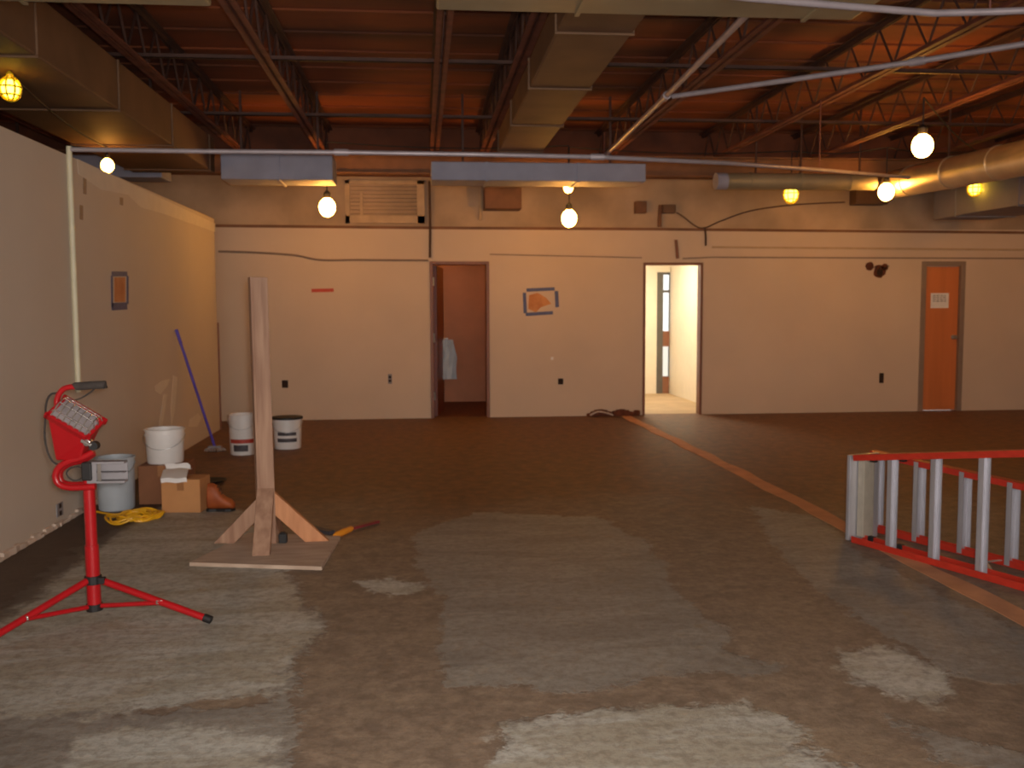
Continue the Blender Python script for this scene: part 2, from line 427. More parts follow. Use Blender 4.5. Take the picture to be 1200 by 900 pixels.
# corridor
YH = at_z(775, 461).y
hx0 = 1.2; hx1 = at_y(785, 420, YH-.02).x
bm = B(); bb(bm, hx1, hx1+.1, YI, YH+.1, 0, ZR); struct('wall_corridor_right', bm, 'cream')
bm = B(); bb(bm, hx0-.1, hx0, YI, YH+.1, 0, ZR); struct('wall_corridor_left', bm, 'cream')
gx0, gx1 = at_y(769.5, 400, YH).x, hx1
gzt = at_y(775, 319, YH).z
hw = (hx0+.4, hx0+1.9, .3, 2.1)  # opening out of view, added so daylight reaches the corridor
bm = B(); pieces(bm, hx0, hx1, 0, ZR, YH, YH+.1, [(gx0, gx1, 0, gzt), hw]); struct('wall_corridor_back', bm, 'cream')
bm = B(); bb(bm, hx0, hx1, YI, YH+.1, ZR, ZR+.08); struct('ceiling_corridor', bm, 'ceil_tile')
bm = B(); bb(bm, hx0, hx1, YI, YH+.3, -.05, 0); struct('floor_corridor', bm, 'tile_dust')
bm = B(); bb(bm, -12, 20, YH+.3, YH+30, -.12, -.06); struct('floor_outside', bm, 'spackle')
d4 = struct_empty('door_4', ((gx0+gx1)/2, YH+.05, 0))
bm = B()
xa = at_y(776.3, 400, YH+.03).x; xb = gx1-.005
zz = [at_y(779, q, YH+.03).z for q in (322, 340, 343, 388, 406, 441)]
bb(bm, gx0, xa, YH, YH+.08, 0, gzt); bb(bm, xa, xb, YH+.01, YH+.06, zz[0], gzt)
bb(bm, xa, xb, YH+.01, YH+.06, zz[2], zz[1])
obj('door_frame', bm, 'door_dark', d4)
bm = B(); bb(bm, xa, xb, YH+.01, YH+.06, zz[4], zz[3]); bb(bm, xa, xb, YH+.01, YH+.06, 0, zz[5])
obj('door_panel', bm, 'panel_brown', d4)
for a, c in ((zz[1], zz[0]), (zz[3], zz[2]), (zz[5], zz[4])):
    bm = B(); bb(bm, xa, xb, YH+.03, YH+.036, a, c); obj('pane', bm, 'glass', d4)
w2 = struct_empty('added_window', (hw[0]+.75, YH+.05, hw[2]))  # unseen window, put in to light the corridor
bm = B(); bb(bm, hw[0], hw[1], YH+.02, YH+.07, hw[2], hw[2]+.04); bb(bm, hw[0], hw[1], YH+.02, YH+.07, hw[3]-.04, hw[3])
for k in range(3): xx = hw[0]+.02+k*(hw[1]-hw[0]-.04)/2; bb(bm, xx-.02, xx+.02, YH+.02, YH+.07, hw[2], hw[3])
obj('window_frame', bm, 'door_dark', w2)
cl = thing('added_light_panel', 'added unseen light panel that brightens the corridor', 'added light', (hx1-1.0, YI+1.6, ZR))  # invented fixture, hidden from view, that makes the corridor bright
bm = B(); bb(bm, hx1-1.35, hx1-.65, YI+1.0, YI+2.2, ZR-.06, ZR-.002); obj('housing', bm, 'ceil_tile', cl)
M['diffuser'] = mat('added_diffuser_glow', (255,250,235), .5, emit=(1,.86,.62), es=24)
bm = B(); bb(bm, hx1-1.31, hx1-.69, YI+1.04, YI+2.16, ZR-.066, ZR-.06); obj('diffuser', bm, 'diffuser', cl)

# doors of the back wall
def door_frame(d, D, m, w=.045):
    bm = B(); x0, x1, zt = D
    for a, c, e, f in ((x0-w, x0+.012, 0, zt+w), (x1-.012, x1+w, 0, zt+w), (x0+.012, x1-.012, zt-.012, zt+w)):
        bb(bm, a, c, YB-.018, YB+.14, e, f)
    return obj('door_frame', bm, m, d, bevel=.004)
d1 = struct_empty('door_1', (D1[0], YB, 0)); door_frame(d1, D1, 'frame_wood', .03)
hx, hy = D1[0]+.016, YI+.005
e1 = Vector((D1[0]+.125, hy+.80, 0)); h1 = Vector((hx, hy, 0)); dd = (e1-h1).normalized(); nn = Vector((dd.y, -dd.x, 0))
bm = B(); prism(bm, [h1+Vector((0,0,.01)), h1+nn*.045+Vector((0,0,.01)), e1+nn*.045+Vector((0,0,.01)), e1+Vector((0,0,.01))], (0,0,D1[2]-.03))
leaf = obj('door_leaf', bm, 'door_red', d1)
for z, s in ((Z_at(507, 330), .11), (Z_at(507, 396), .12), (Z_at(507, 464), .11)):
    bm = B(); bb(bm, D1[0]+.011, D1[0]+.016, YB-.01, YB+.05, z-s/2, z+s/2); tube(bm, [(D1[0]+.02, YB-.012, z-s/2), (D1[0]+.02, YB-.012, z+s/2)], .012)
    obj('hinge', bm, 'metal', d1)
lv = e1-dd*.07+nn*.045; lz = at_y(515, 397, lv.y).z
bm = B(); tube(bm, [lv+Vector((0,0,lz)), lv+nn*.06+Vector((0,0,lz)), lv+nn*.065-dd*.1+Vector((0,0,lz))], .01); obj('door_handle', bm, 'metal', leaf)
# bag hanging on the lever
bagz = at_y(520, 443, lv.y).z
bm = B(); x0 = at_y(515, 420, lv.y).x; x1 = at_y(534, 420, lv.y).x
rows = []
for j in range(12):
    t = j/11; z = lz-.012-(lz-bagz)*t; ww = (x1-x0)*(.62+.38*min(1, t*2.2)); cxm = (x0+x1)/2+.01
    rows.append([(cxm+ww*(q-.5)*(1+.06*math.sin(9*t+q*4)), .03*math.sin(q*PI)*(.3+t)+.007*math.sin(q*20+t*7), z) for q in [i/8 for i in range(9)]])
fr = [[bm.verts.new((x, lv.y-.055-dy, z)) for x, dy, z in r] for r in rows]; bk = [[bm.verts.new((x, lv.y-.05+dy*.6, z)) for x, dy, z in r] for r in rows]
for S in (fr, bk):
    for r0, r1 in zip(S, S[1:]):
        for i in range(8): bm.faces.new((r0[i], r0[i+1], r1[i+1], r1[i]))
for i in range(11):
    bm.faces.new((fr[i][0], fr[i+1][0], bk[i+1][0], bk[i][0])); bm.faces.new((fr[i][8], fr[i+1][8], bk[i+1][8], bk[i][8]))
for i in range(8): bm.faces.new((fr[0][i], fr[0][i+1], bk[0][i+1], bk[0][i])); bm.faces.new((fr[11][i], fr[11][i+1], bk[11][i+1], bk[11][i]))
tag(obj('hanging_bag', bm, 'plastic_blue', smooth=True), 'grey-white bag hanging inside the dark doorway beside the open door', 'bag')
d2 = struct_empty('door_2', (D2[0], YB, 0)); door_frame(d2, D2, 'frame_wood', .02)
bm = B(); zk = Z_at(754, 381); bb(bm, D2[0]+.01, D2[0]+.024, YB+.03, YB+.08, zk-.05, zk+.05); obj('strike_plate', bm, 'tape_red', d2)
d3 = struct_empty('door_3', (D3[0], YB, 0)); door_frame(d3, D3, 'frame_grey', .055)
bm = B(); bb(bm, D3[0]+.015, D3[1]-.015, YB+.03, YB+.075, .012, D3[2]-.015); lf3 = obj('door_leaf', bm, 'door_orange', d3, bevel=.003)
hz = Z_at(1118, 395); hxx = X_at(1118)
bm = B(); lathe(bm, [(.032,0),(.032,.01),(.012,.014),(.012,.04),(.026,.05),(.03,.065),(.022,.08),(.0,.082)], 20)
bmesh.ops.rotate(bm, verts=bm.verts[:], cent=(0,0,0), matrix=Matrix.Rotation(PI/2, 3, 'X')); bmesh.ops.translate(bm, verts=bm.verts[:], vec=(hxx, YB+.03, hz))
obj('door_knob', bm, 'metal', lf3, smooth=True)
bm = B(); a = at_y(1091, 343.5, YB+.026); c = at_y(1111.5, 361, YB+.026)
bb(bm, a.x, c.x, YB+.026, YB+.0295, c.z, a.z)
pn = thing('paper_notice', 'white paper notice with a printed heading taped on the orange door', 'notice', ((a.x+c.x)/2, YB+.0295, c.z))
obj('sheet', bm, 'paper', pn)
bm = B()
for k in range(4):
    z = a.z-.03-k*.026; x = a.x+.03
    while x < c.x-.05:
        w_ = random.uniform(.02, .05); bb(bm, x, min(c.x-.03, x+w_), YB+.0245, YB+.026, z-.009, z); x += w_+.012
obj('printed_lines', bm, 'label_dark', pn)

# ---------------------------------------------------------------- wall marks
def taped(label, P, inner, m_t='tape_blue'):
    """P: list of strips [(p,q,width)], all world points on a wall; inner: polygon for torn patch with normal offset"""
    t = thing('taped_outline', label, 'painter tape', inner[0][0], 'blue tape outlines')
    bm = B(); prism(bm, inner[0], inner[1]); obj('torn_patch', bm, 'patch', t)
    for p, q, w_, up in P:
        bm = B(); bar(bm, p, q, w_, .003, up); obj('tape_strip', bm, m_t, t)
yw = YB-.001
W = lambda px, py: at_y(px, py, yw)
taped('blue tape rectangle around an orange patch on the back wall between the two doorways',
  [(W(617,340), W(650,338.5), .045, Vector((0,1,0))), (W(614.5,343), W(615.5,367), .045, Vector((0,1,0))), (W(616,368.5), W(648,366.5), .045, Vector((0,1,0))), (W(652,341), W(653,360), .05, Vector((0,1,0)))],
  ([W(620,346), W(630,343), W(640,349), W(646,356), W(634,360), W(628,366), W(619,362)], (0,.0025,0)))
V = lambda px, py: at_x(px, py, XP+.001)
ux = Vector((1,0,0))
taped('blue tape rectangle around an orange patch on the left partition above the work light',
  [(V(131,321), V(149,321), .04, ux), (V(131,323), V(131.5,360), .045, ux), (V(131,359.5), V(149,358.5), .06, ux), (V(149.5,323), V(149.5,356), .05, ux)],
  ([V(134,325), V(147,325), V(147,354), V(134,354)], (-.0025,0,0)))
bm = B(); bar(bm, W(365,340.5), W(391,340), .045, .003, Vector((0,1,0))); tag(obj('red_tape_strip', bm, 'tape_red'), 'short red strip stuck on the back wall right of the wooden post', 'tape')
def outlet(px, py, label, m='frame_grey', w_=.075, h_=.12, on='back', grp=None):
    if on == 'back': c = at_y(px, py, YB-.004)
    else: c = at_x(px, py, XP+.004)
    t = thing('wall_outlet', label, 'outlet', c, grp)
    s = (w_, .007, h_) if on == 'back' else (.007, w_, h_)
    bm = B(); bx(bm, c, s); obj('cover_plate', bm, m, t, bevel=.002)
    for k in (-1, 1):
        off = Vector((0, -.005, k*.025)) if on == 'back' else Vector((.005, 0, k*.025))
        bm = B(); s2 = (.035, .004, .03) if on == 'back' else (.004, .035, .03)
        bx(bm, c+off, s2); obj('socket', bm, 'hole', t)
outlet(334, 450, 'dark electrical box low on the back wall, right of the wooden post', 'hole', .08, .1)
outlet(457, 444, 'grey outlet plate low on the back wall, just left of the dark doorway', 'duct_under', .05, .13)
outlet(657, 447, 'dark electrical box on the back wall below the blue tape rectangle', 'hole', .07, .08)
outlet(1033, 443, 'dark outlet on the back wall left of the orange door', 'hole', .065, .14)
outlet(70, 597, 'small grey outlet near the foot of the left partition', 'duct_under', .11, .09, 'left')
bm = B(); c = W(647, 420); bx(bm, c, (.035,.006,.04)); tag(obj('wall_hook', bm, 'paper', bevel=.002), 'tiny pale fitting on the back wall above the dark box between the doorways', 'fitting')
# hole with ragged wiring left of the orange door
t = thing('wall_hole', 'ragged brown hole with torn edges high on the wall left of the orange door', 'hole', W(1026,317))
bm = B()
for cx_, cy_, rr_ in ((1031,318,.09), (1019,312,.06), (1037,313,.05)):
    c = W(cx_, cy_); k = 14
    prism(bm, [c+Vector((math.cos(2*PI*i/k)*rr_*(1+.35*noise.noise(Vector((i*1.3, cx_, 0)))), 0, math.sin(2*PI*i/k)*rr_*(1+.35*noise.noise(Vector((i*1.7, cy_, 4)))))) for i in range(k)], (0,.0025,0))
obj('torn_edge', bm, 'rubble', t)
bm = B(); c = W(1031,319); prism(bm, [c+Vector((math.cos(2*PI*i/9)*.045, -.002, math.sin(2*PI*i/9)*.055)) for i in range(9)], (0,.002,0)); obj('opening', bm, 'hole', t)
bm = B()
for i in range(3):
    a = W(1028+i*3, 316); tube(bm, smooth_path([a, a+Vector((-.05+.04*i, -.05, .04)), a+Vector((-.1+.09*i, -.03, .01+.02*i))]), .006, 6)
obj('loose_wire', bm, 'wire', t)
# scrap by the foot of the back wall left of the bright doorway
t = thing('carpet_scrap', 'crumpled brown scrap lying at the wall foot left of the bright doorway', 'scrap', at_z(720, 490))
bm = B(); a = at_z(697, 491.5); c = at_z(752, 490)
for i in range(14):
    f = i/13; p = a.lerp(c, f); h = .04+.05*abs(math.sin(f*7))
    bx(bm, (p.x, YB-.05-random.uniform(0,.03), h/2+.001), (.09, .07, h), Matrix.Rotation(random.uniform(-.5,.5), 3, 'Z'))
bmesh.ops.bevel(bm, geom=bm.edges[:], offset=.01, segments=2, affect='EDGES'); obj('scrap', bm, 'debris_brown', t)
bm = B(); p = at_z(704, 490.5); tube(bm, smooth_path([(p.x-.1, YB-.1, .02), (p.x, YB-.13, .07), (p.x+.12, YB-.12, .05), (p.x+.22, YB-.1, .015)]), .012, 6); obj('loose_curl', bm, 'debris', t)
# louvred frame high on the back wall
t = thing('wall_louvre', 'pale framed louvre high on the back wall above the red strip', 'vent', at_y(450, 250, YB-.03))
a = at_y(404, 211, YB-.01); c = at_y(498, 262, YB-.01)
bm = B()
bb(bm, a.x, c.x, YB-.035, YB+.011, a.z-.05, a.z); bb(bm, a.x, a.x+.06, YB-.035, YB+.011, c.z, a.z); bb(bm, c.x-.1, c.x, YB-.035, YB+.011, c.z, a.z); bb(bm, a.x, c.x, YB-.035, YB+.011, c.z, c.z+.1)
bb(bm, a.x+.19, a.x+.23, YB-.03, YB+.011, c.z, a.z-.15)
obj('frame', bm, 'louvre', t, bevel=.004)
bm = B(); bb(bm, a.x+.05, c.x-.05, YB-.004, YB+.012, c.z+.05, a.z-.03); z = c.z+.12
while z < a.z-.06:
    bx(bm, ((a.x+c.x)/2, YB-.006, z), (c.x-a.x-.14, .028, .012), Matrix.Rotation(.5, 3, 'X')); z += .05
obj('slat', bm, 'wall_upper', t)
# electrical boxes and wiring on the upper back wall
def wbox(px0, py0, px1, py1, m, label, dep=.12):
    a = at_y(px0, py0, YB-dep/2); c = at_y(px1, py1, YB-dep/2)
    t = thing('junction_box', label, 'box', ((a.x+c.x)/2, YB, c.z))
    bm = B(); bb(bm, a.x, c.x, YB-dep, YB+.02, c.z, a.z); obj('body', bm, m, t, bevel=.006)
    bm = B(); bb(bm, a.x+.015, c.x-.015, YB-dep-.008, YB-dep, c.z+.015, a.z-.015); obj('cover', bm, m, t, bevel=.003)
wbox(567, 221, 610, 246, 'beam', 'brown box on the upper back wall left of the bulb pair', .3)
wbox(1000, 222, 1037, 240, 'duct_brown', 'brown box behind the bright bulb over the bare wall', .2)
wbox(744, 236, 757, 250, 'beam', 'small dark box on the upper wall right of the bulb pair', .1)
wbox(776, 240, 791, 250, 'duct_brown', 'small box where the drooping dark wire starts on the upper wall', .1)
def cable(name, pts, r, label, m='wire', cat='cable', sub=6):
    bm = B(); tube(bm, smooth_path(pts, sub), r, 8); return tag(obj(name, bm, m, smooth=True), label, cat)
WY = lambda px, py, o=.03: at_y(px, py, YB-o)
cable('wall_conduit', [WY(503,212), WY(503.5,235), WY(504,262), WY(504,302)], .016, 'thin dark vertical conduit above the left edge of the dark doorway')
cable('wall_conduit', [WY(563,208), WY(563,235), WY(563,258)], .02, 'short pale conduit on the upper wall between the two blue-grey ducts', 'louvre')
cable('wall_conduit', [WY(774,240), WY(773,256), WY(773,266)], .028, 'short brown conduit high on the wall above the bright doorway', 'beam')
cable('wall_conduit', [WY(792,281,.02), WY(793,291,.02), WY(794,303,.02)], .022, 'stub of conduit just above the bright doorway', 'frame_wood')
cable('wire_and_shadow', [WY(793,249), WY(801,254), WY(815,265), WY(826,267), WY(845,259), WY(880,247), WY(930,240), WY(990,237)], .009, 'dark wire drooping along the upper wall right of the bright doorway')
cable('wire_and_shadow', [WY(826,266), WY(827,277), WY(827,288)], .014, 'loose wire end hanging straight down from the drooping wire')
cable('wire_and_shadow', [WY(256,294.5,.02), WY(300,296,.02), WY(345,299,.02), WY(375,304.5,.02), WY(420,304.5,.02), WY(502,305,.02)], .013, 'shadow line of a cable on the back wall left of the dark doorway, built as a strand', 'frame_grey')  # a cable's cast shadow, modelled as a thin strand on the wall

# ---------------------------------------------------------------- roof steel
ZBC = 3.35
jx = []
def joist(X, label, y0=YF+.02, y1=YB-.02, m='joist'):
    t = thing('steel_joist', label, 'joist', (X, (y0+y1)/2, ZBC), 'open-web joists under the roof')
    bm = B()
    for s in (-1, 1): bb(bm, X+s*.012, X+s*.055, y0, y1, ZBC, ZBC+.01); bb(bm, X+s*.008, X+s*.016, y0, y1, ZBC, ZBC+.05)
    obj('bottom_chord', bm, m, t)
    bm = B()
    for s in (-1, 1): bb(bm, X+s*.012, X+s*.055, y0, y1, ZD-.045, ZD-.036); bb(bm, X+s*.008, X+s*.016, y0, y1, ZD-.085, ZD-.036)
    obj('top_chord', bm, 'joist_top', t)
    pts = []; y = y0; k = 0
    while y < y1:
        pts.append((X, y, ZBC+.03 if k % 2 else ZD-.07)); y += .26; k += 1
    bm = B(); tube(bm, pts, .011, 6); obj('web_rod', bm, 'joist_top', t)
def jX(px, py): return at_z(px, py, ZBC).x
J = [(-5.4, 'steel joist farthest left above the space behind the partition'),
     (-4.0, 'steel joist above the hidden side of the left partition'),
     (-2.15, 'steel joist beside the big dusty duct at upper left'),
     (at_z(300, 55, ZBC).x, 'first full-length joist right of the big dusty duct'),
     (at_z(516, 90, ZBC).x, 'joist running straight away near the picture middle'),
     (at_z(603, 90, ZBC).x, 'joist hard against the left side of the wide brown duct'),
     (2.35, 'joist just right of the wide brown duct'),
     (at_z(985, 112, ZBC).x, 'joist over the stripe on the floor, right of the diagonal pipe'),
     (at_z(1070, 142, ZBC).x, 'joist above the large bright bulb at the right'),
     (6.4, 'joist over the round bright duct'), (7.9, 'joist over the far right end of the room'), (9.4, 'joist farthest right by the side wall')]
for X, lb in J: joist(X, lb)
for yb, lb in ((7.8, 'thin bridging angle tying the joists nearer the camera'), (10.0, 'thin bridging angle tying the joists farther back')):
    bm = B(); bb(bm, XL+.02, XR-.02, yb, yb+.035, ZBC+.052, ZBC+.058); bb(bm, XL+.02, XR-.02, yb, yb+.006, ZBC+.052, ZBC+.085)
    tag(obj('bridging_angle', bm, 'joist_top'), lb, 'bridging')
# cross beam near the back wall
ybm = YB-.75
t = thing('cross_beam', 'brown steel beam crossing the room in front of the back wall', 'beam', (2, ybm, 3.1))
for nm, z0, z1, y0, y1 in (('bottom_flange', 3.10, 3.12, ybm-.08, ybm+.08), ('top_flange', 3.33, 3.348, ybm-.08, ybm+.08), ('web_plate', 3.12, 3.33, ybm-.008, ybm+.008)):
    bm = B(); bb(bm, XL+.01, XR-.01, y0, y1, z0, z1); obj(nm, bm, 'beam', t)

# ---------------------------------------------------------------- ducts
def duct_box(label, x0, x1, y0, y1, z0, z1, m, axis_='y', seam=1.2, cat='duct', first=.6):
    t = thing('air_duct', label, cat, ((x0+x1)/2, (y0+y1)/2, z0))
    for f_ in (.15, .85):
        hxx_, hyy_ = (((x0+x1)/2, y0+(y1-y0)*f_) if axis_ == 'y' else (x0+(x1-x0)*f_, (y0+y1)/2))
        bm = B(); bb(bm, hxx_-.012, hxx_+.012, hyy_-.012, hyy_+.012, z1-.01, ZD+.005); obj('hanger_strap', bm, 'joist_top', t)
    bm = B(); bb(bm, x0, x1, y0, y1, z0, z1); obj('duct_body', bm, m, t, bevel=.012)
    a, b_ = (y0, y1) if axis_ == 'y' else (x0, x1); p = a+first
    while p < b_-.1:
        bm = B(); e = .012
        if axis_ == 'y':
            bb(bm, x0-e, x1+e, p-.012, p+.012, z0-e, z0+.004); bb(bm, x0-e, x0+.004, p-.012, p+.012, z0, z1); bb(bm, x1-.004, x1+e, p-.012, p+.012, z0, z1)
        else:
            bb(bm, p-.012, p+.012, y0-e, y1+e, z0-e, z0+.004); bb(bm, p-.012, p+.012, y0-e, y0+.004, z0, z1); bb(bm, p-.012, p+.012, y1-.004, y1+e, z0, z1)
        obj('seam_flange', bm, m, t); p += seam
    return t
# big dusty duct upper left
e = at_y(252, 203, 10.6); xr = e.x; zb = e.z
duct_box('big dusty duct running away at upper left above the partition', xr-.85, xr, at_z(248, 8, 3.02).y+.02, 10.6, zb, min(3.32, zb+.36), 'duct_brown', seam=1.5)
# wide brown duct mid
Yd = 10.3; z = 3.10
xa_ = at_z(622, 100, z).x; xb_ = at_z(695, 100, z).x
duct_box('wide brown duct running away overhead at the picture middle', xa_, xb_, at_z(511, 12, 3.02).y+.03, 10.35, z, 3.32, 'duct_brown', seam=1.45)
# blue-grey crosswise ducts
Yq = 10.45
a = at_y(505, 189, Yq); c = at_y(757, 214, Yq)
duct_box('blue-grey crosswise duct above the dark doorway', a.x, c.x, Yq, Yq+.5, at_y(640,212,Yq).z, a.z, 'duct_grey', 'x', seam=1.0)
a = at_y(258, 180, Yq); c = at_y(390, 211, Yq)
duct_box('blue-grey crosswise duct between the big dusty duct and first bulb', a.x, c.x, Yq, Yq+.5, c.z, a.z, 'duct_grey', 'x', seam=1.1)
a = at_y(148, 182, Yq+.6); c = at_y(190, 208, Yq+.6)
duct_box('short blue-grey duct end seen over the partition under the dusty duct', a.x-1.5, c.x, Yq+.6, Yq+1.0, c.z, a.z, 'duct_grey', 'x', seam=5)
# beige ducts at top of view
a = at_z(511, 12, 3.02); c = at_z(985, 33, 3.02)
DY = a.y
duct_box('long beige duct crossing overhead at the top middle', a.x, c.x, a.y-.62, a.y, 3.02, 3.34, 'duct', 'x', seam=1.25, first=.75)
c = at_z(248, 8, 3.02)
duct_box('beige crosswise duct overhead at the top left corner', XL+.6, c.x, c.y-.62, c.y, 3.02, 3.34, 'duct', 'x', seam=1.25, first=.9)
# rectangular duct far right
xq = at_y(1098, 250, YB-.6).x; zq = at_y(1098, 257, YB-.6).z; zt_ = at_y(1098, 228, YB-.6).z
duct_box('rectangular grey-bottomed duct at far right below the round duct', xq, xq+.8, 2.0, YB-.5, zq, zt_+.05, 'duct_under', seam=1.3)
# round ducts
def round_duct(label, p, q, r, m, rings, cap=None):
    p = Vector(p); q = Vector(q)
    t = thing('round_duct', label, 'duct', (p+q)/2)
    for f_ in (.2, .5, .9):
        c = p.lerp(q, f_); bm = B(); bb(bm, c.x-.01, c.x+.01, c.y-.01, c.y+.01, c.z+r-.01, ZD+.005); obj('hanger_strap', bm, 'joist_top', t)
    bm = B(); tube(bm, [p, q], r, 32); obj('duct_body', bm, m, t, smooth=True)
    for i in range(rings):
        c = p.lerp(q, (i+.5)/rings); d = (q-p).normalized()*.02
        bm = B(); tube(bm, [c-d, c+d], r+.008, 32); obj('seam_ring', bm, m, t, smooth=True)
    if cap:
        bm = B(); d = (q-p).normalized(); tube(bm, [p-d*.12, p+d*.01], r+.002, 24); obj('end_cap', bm, cap, t, smooth=True)
p = at_y(1048, 216, 11.3); q = at_y(1215, 182, 8.6)
dq = (q-p); q2 = p+dq*2.2
round_duct('bright round duct coming forward along the upper right', p, q2, .17, 'duct_shiny', 7)
p1 = at_y(850, 212.5, 11.0); q1 = at_y(1024, 213.5, 11.1)
round_duct('straight beige round duct above the yellowish bulb', p1, q1, .095, 'duct', 3, 'duct_grey')

# ---------------------------------------------------------------- pipes
def pipe(label, pts, r, m='pipe', couplings=(), sub=1, hangers=()):
    t = thing('steel_pipe', label, 'pipe', Vector(pts[0]))
    bm = B(); tube(bm, smooth_path(pts, sub) if sub > 1 else pts, r, 12); obj('pipe_body', bm, m, t, smooth=True)
    for c, d in couplings:
        bm = B(); d = Vector(d).normalized()*.05; tube(bm, [Vector(c)-d, Vector(c)+d], r*1.45, 12); obj('coupling', bm, m, t, smooth=True)
    for c in hangers:
        bm = B(); c = Vector(c); tube(bm, [c, (c.x, c.y, ZBC+.01)], .006, 6); obj('hanger_rod', bm, 'joist', t)
    return t
yc = at_x(83, 175, XP+.03).y
zc = at_x(83, 175, XP+.03).z
hp = [(XP+.03, yc, zc)]+[tuple(at_y(px, py, yy)) for px, py, yy in ((250,177.5,yc), (400,178.5,yc), (560,181,yc), (700,184,yc+.1), (850,191,yc+.6), (960,199,yc+1.6), (1065,208,yc+2.8))]
pipe('thin grey pipe spanning the room from the left partition', hp, .017, couplings=[(hp[2], (1,0,0)), (hp[4], (1,0,.0))], hangers=[hp[6]])
pipe('cream vertical conduit on the left partition behind the work light', [(XP+.018, yc, zc+.02), (XP+.018, yc, at_x(82, 462, XP+.02).z)], .02, 'pipe_cream')
zp = 3.1
A_ = [at_z(862, 30, zp), at_z(780, 113, zp), at_z(708, 183, zp)]
dA = (A_[0]-A_[1]).normalized(); A_[0] = A_[0]+dA*((A_[0].y-DY)/abs(dA.y)-.05)
pipe('grey pipe running away diagonally toward the back wall', A_, .022, couplings=[(A_[1], A_[2]-A_[1])], hangers=[A_[2]])
Bp = [at_z(788, 113, zp)+Vector((0,0,-.0)), at_z(930, 93, zp), at_z(1075, 72, zp), at_z(1240, 45, zp)]
pipe('grey branch pipe rising to the right edge from the diagonal pipe', Bp, .02, couplings=[(Bp[2], Bp[3]-Bp[2])], hangers=[Bp[3]])
zt = 2.92
Tp = [at_z(700, -22, zt), at_z(880, -2, zt), at_z(1000, 8, zt), at_z(1095, 15.5, zt), at_z(1160, 14, zt), at_z(1260, 10, zt)]
pipe('bright pipe along the very top right under the beige duct', Tp, .018, hangers=[Tp[4]])

# ---------------------------------------------------------------- string lights
def bulb(px, py, Y, r, label, m='bulb', guard=False, top=ZBC-.03):
    c = at_y(px, py, Y)
    t = thing('string_light', label, 'light bulb', c, 'temporary string lights')
    bm = B(); prof = []
    for i in range(15):
        a = -PI/2+PI*i/14; rr = r*math.cos(a); zz_ = r*1.15*math.sin(a)
        if zz_ > r*.75: rr = max(rr, r*.36)
        prof.append((rr, zz_))
    lathe(bm, prof, 20, c); obj('bulb', bm, m, t, smooth=True)
    bm = B(); lathe(bm, [(r*.38, r*1.1), (r*.44, r*1.25), (r*.44, r*1.75), (r*.25, r*1.95), (.008, r*2.1)], 16, c); obj('socket', bm, 'guard' if guard else 'black', t, smooth=True)
    bm = B(); tube(bm, [c+Vector((0,0,r*2.0)), (c.x, c.y, top)], .006, 6); obj('drop_cord', bm, 'black', t)
    if guard:
        bm = B(); R = r*1.28
        for k in range(8):
            a = 2*PI*k/8; tube(bm, [c+Vector((math.cos(a)*R*math.cos(b_), math.sin(a)*R*math.cos(b_), R*1.15*math.sin(b_))) for b_ in [-PI/2+.05+i*(PI-.5)/8 for i in range(9)]], .006, 5)
        for zz_ in (-.55, .1, .7):
            rr = R*math.sqrt(1-zz_**2); tube(bm, [c+Vector((math.cos(2*PI*i/20)*rr, math.sin(2*PI*i/20)*rr, R*1.15*zz_)) for i in range(20)], .006, 5, closed=True)
        obj('guard', bm, 'guard', t, smooth=True)
    return c
c1 = bulb(383.5, 243, YB-1.65, .092, 'bright bare bulb at the left, in front of the back wall')
c2 = bulb(667, 256, YB-1.6, .088, 'bright bulb above the blue tape rectangle, lower of the close pair')
c3 = bulb(666, 220, YB-1.5, .055, 'smaller bulb directly above another bulb at the middle', 'bulb_small')
c4 = bulb(927, 228, YB-1.4, .075, 'yellow-guarded bulb under the straight beige round duct', 'bulb_y', True)
c5 = bulb(1038.5, 225, YB-1.75, .09, 'bright bulb under the near end of the bright round duct')
c6 = bulb(1081, 171, 8.4, .092, 'largest, brightest bulb high at the upper right')
c7 = bulb(1142, 221, YB-1.6, .065, 'yellow-guarded bulb above the orange door', 'bulb_y', True)
c8 = bulb(12, 104, 6.2, .05, 'yellow-guarded bulb over the near end of the partition, top left', 'bulb_y', True, zb-.005)
c9 = bulb(126, 194, 8.9, .055, 'bulb mostly hidden behind the top of the left partition', 'bulb_small', False, zb-.005)
def string(cs, label):
    pts = []
    for a, b_ in zip(cs, cs[1:]):
        A0 = Vector(a); B0 = Vector(b_)
        for i in range(8):
            t_ = i/8; q = A0.lerp(B0, t_); q.z -= .05*math.sin(PI*t_)+0.0; pts.append(q)
    pts.append(Vector(cs[-1]))
    bm = B(); tube(bm, pts, .007, 6); tag(obj('light_cable', bm, 'black', smooth=True), label, 'cable')
T_ = lambda c, z=ZBC-.018: (c.x, c.y, z)
string([T_(c8, zb-.018), T_(c9, zb-.018)], 'black cable under the big dusty duct between its two bulbs')
string([T_(c1), T_(c2)], 'black cable from the left bulb to the close pair of bulbs')
c10 = bulb(1330, 215, 10.2, .09, 'unseen bulb added to light the far right end of the room')  # extra bulb outside the view, put in to brighten the right wall
string([T_(c3), T_(c4), T_(c5), T_(c7), T_(c6)], 'black cable feeding the bulbs of the right half')

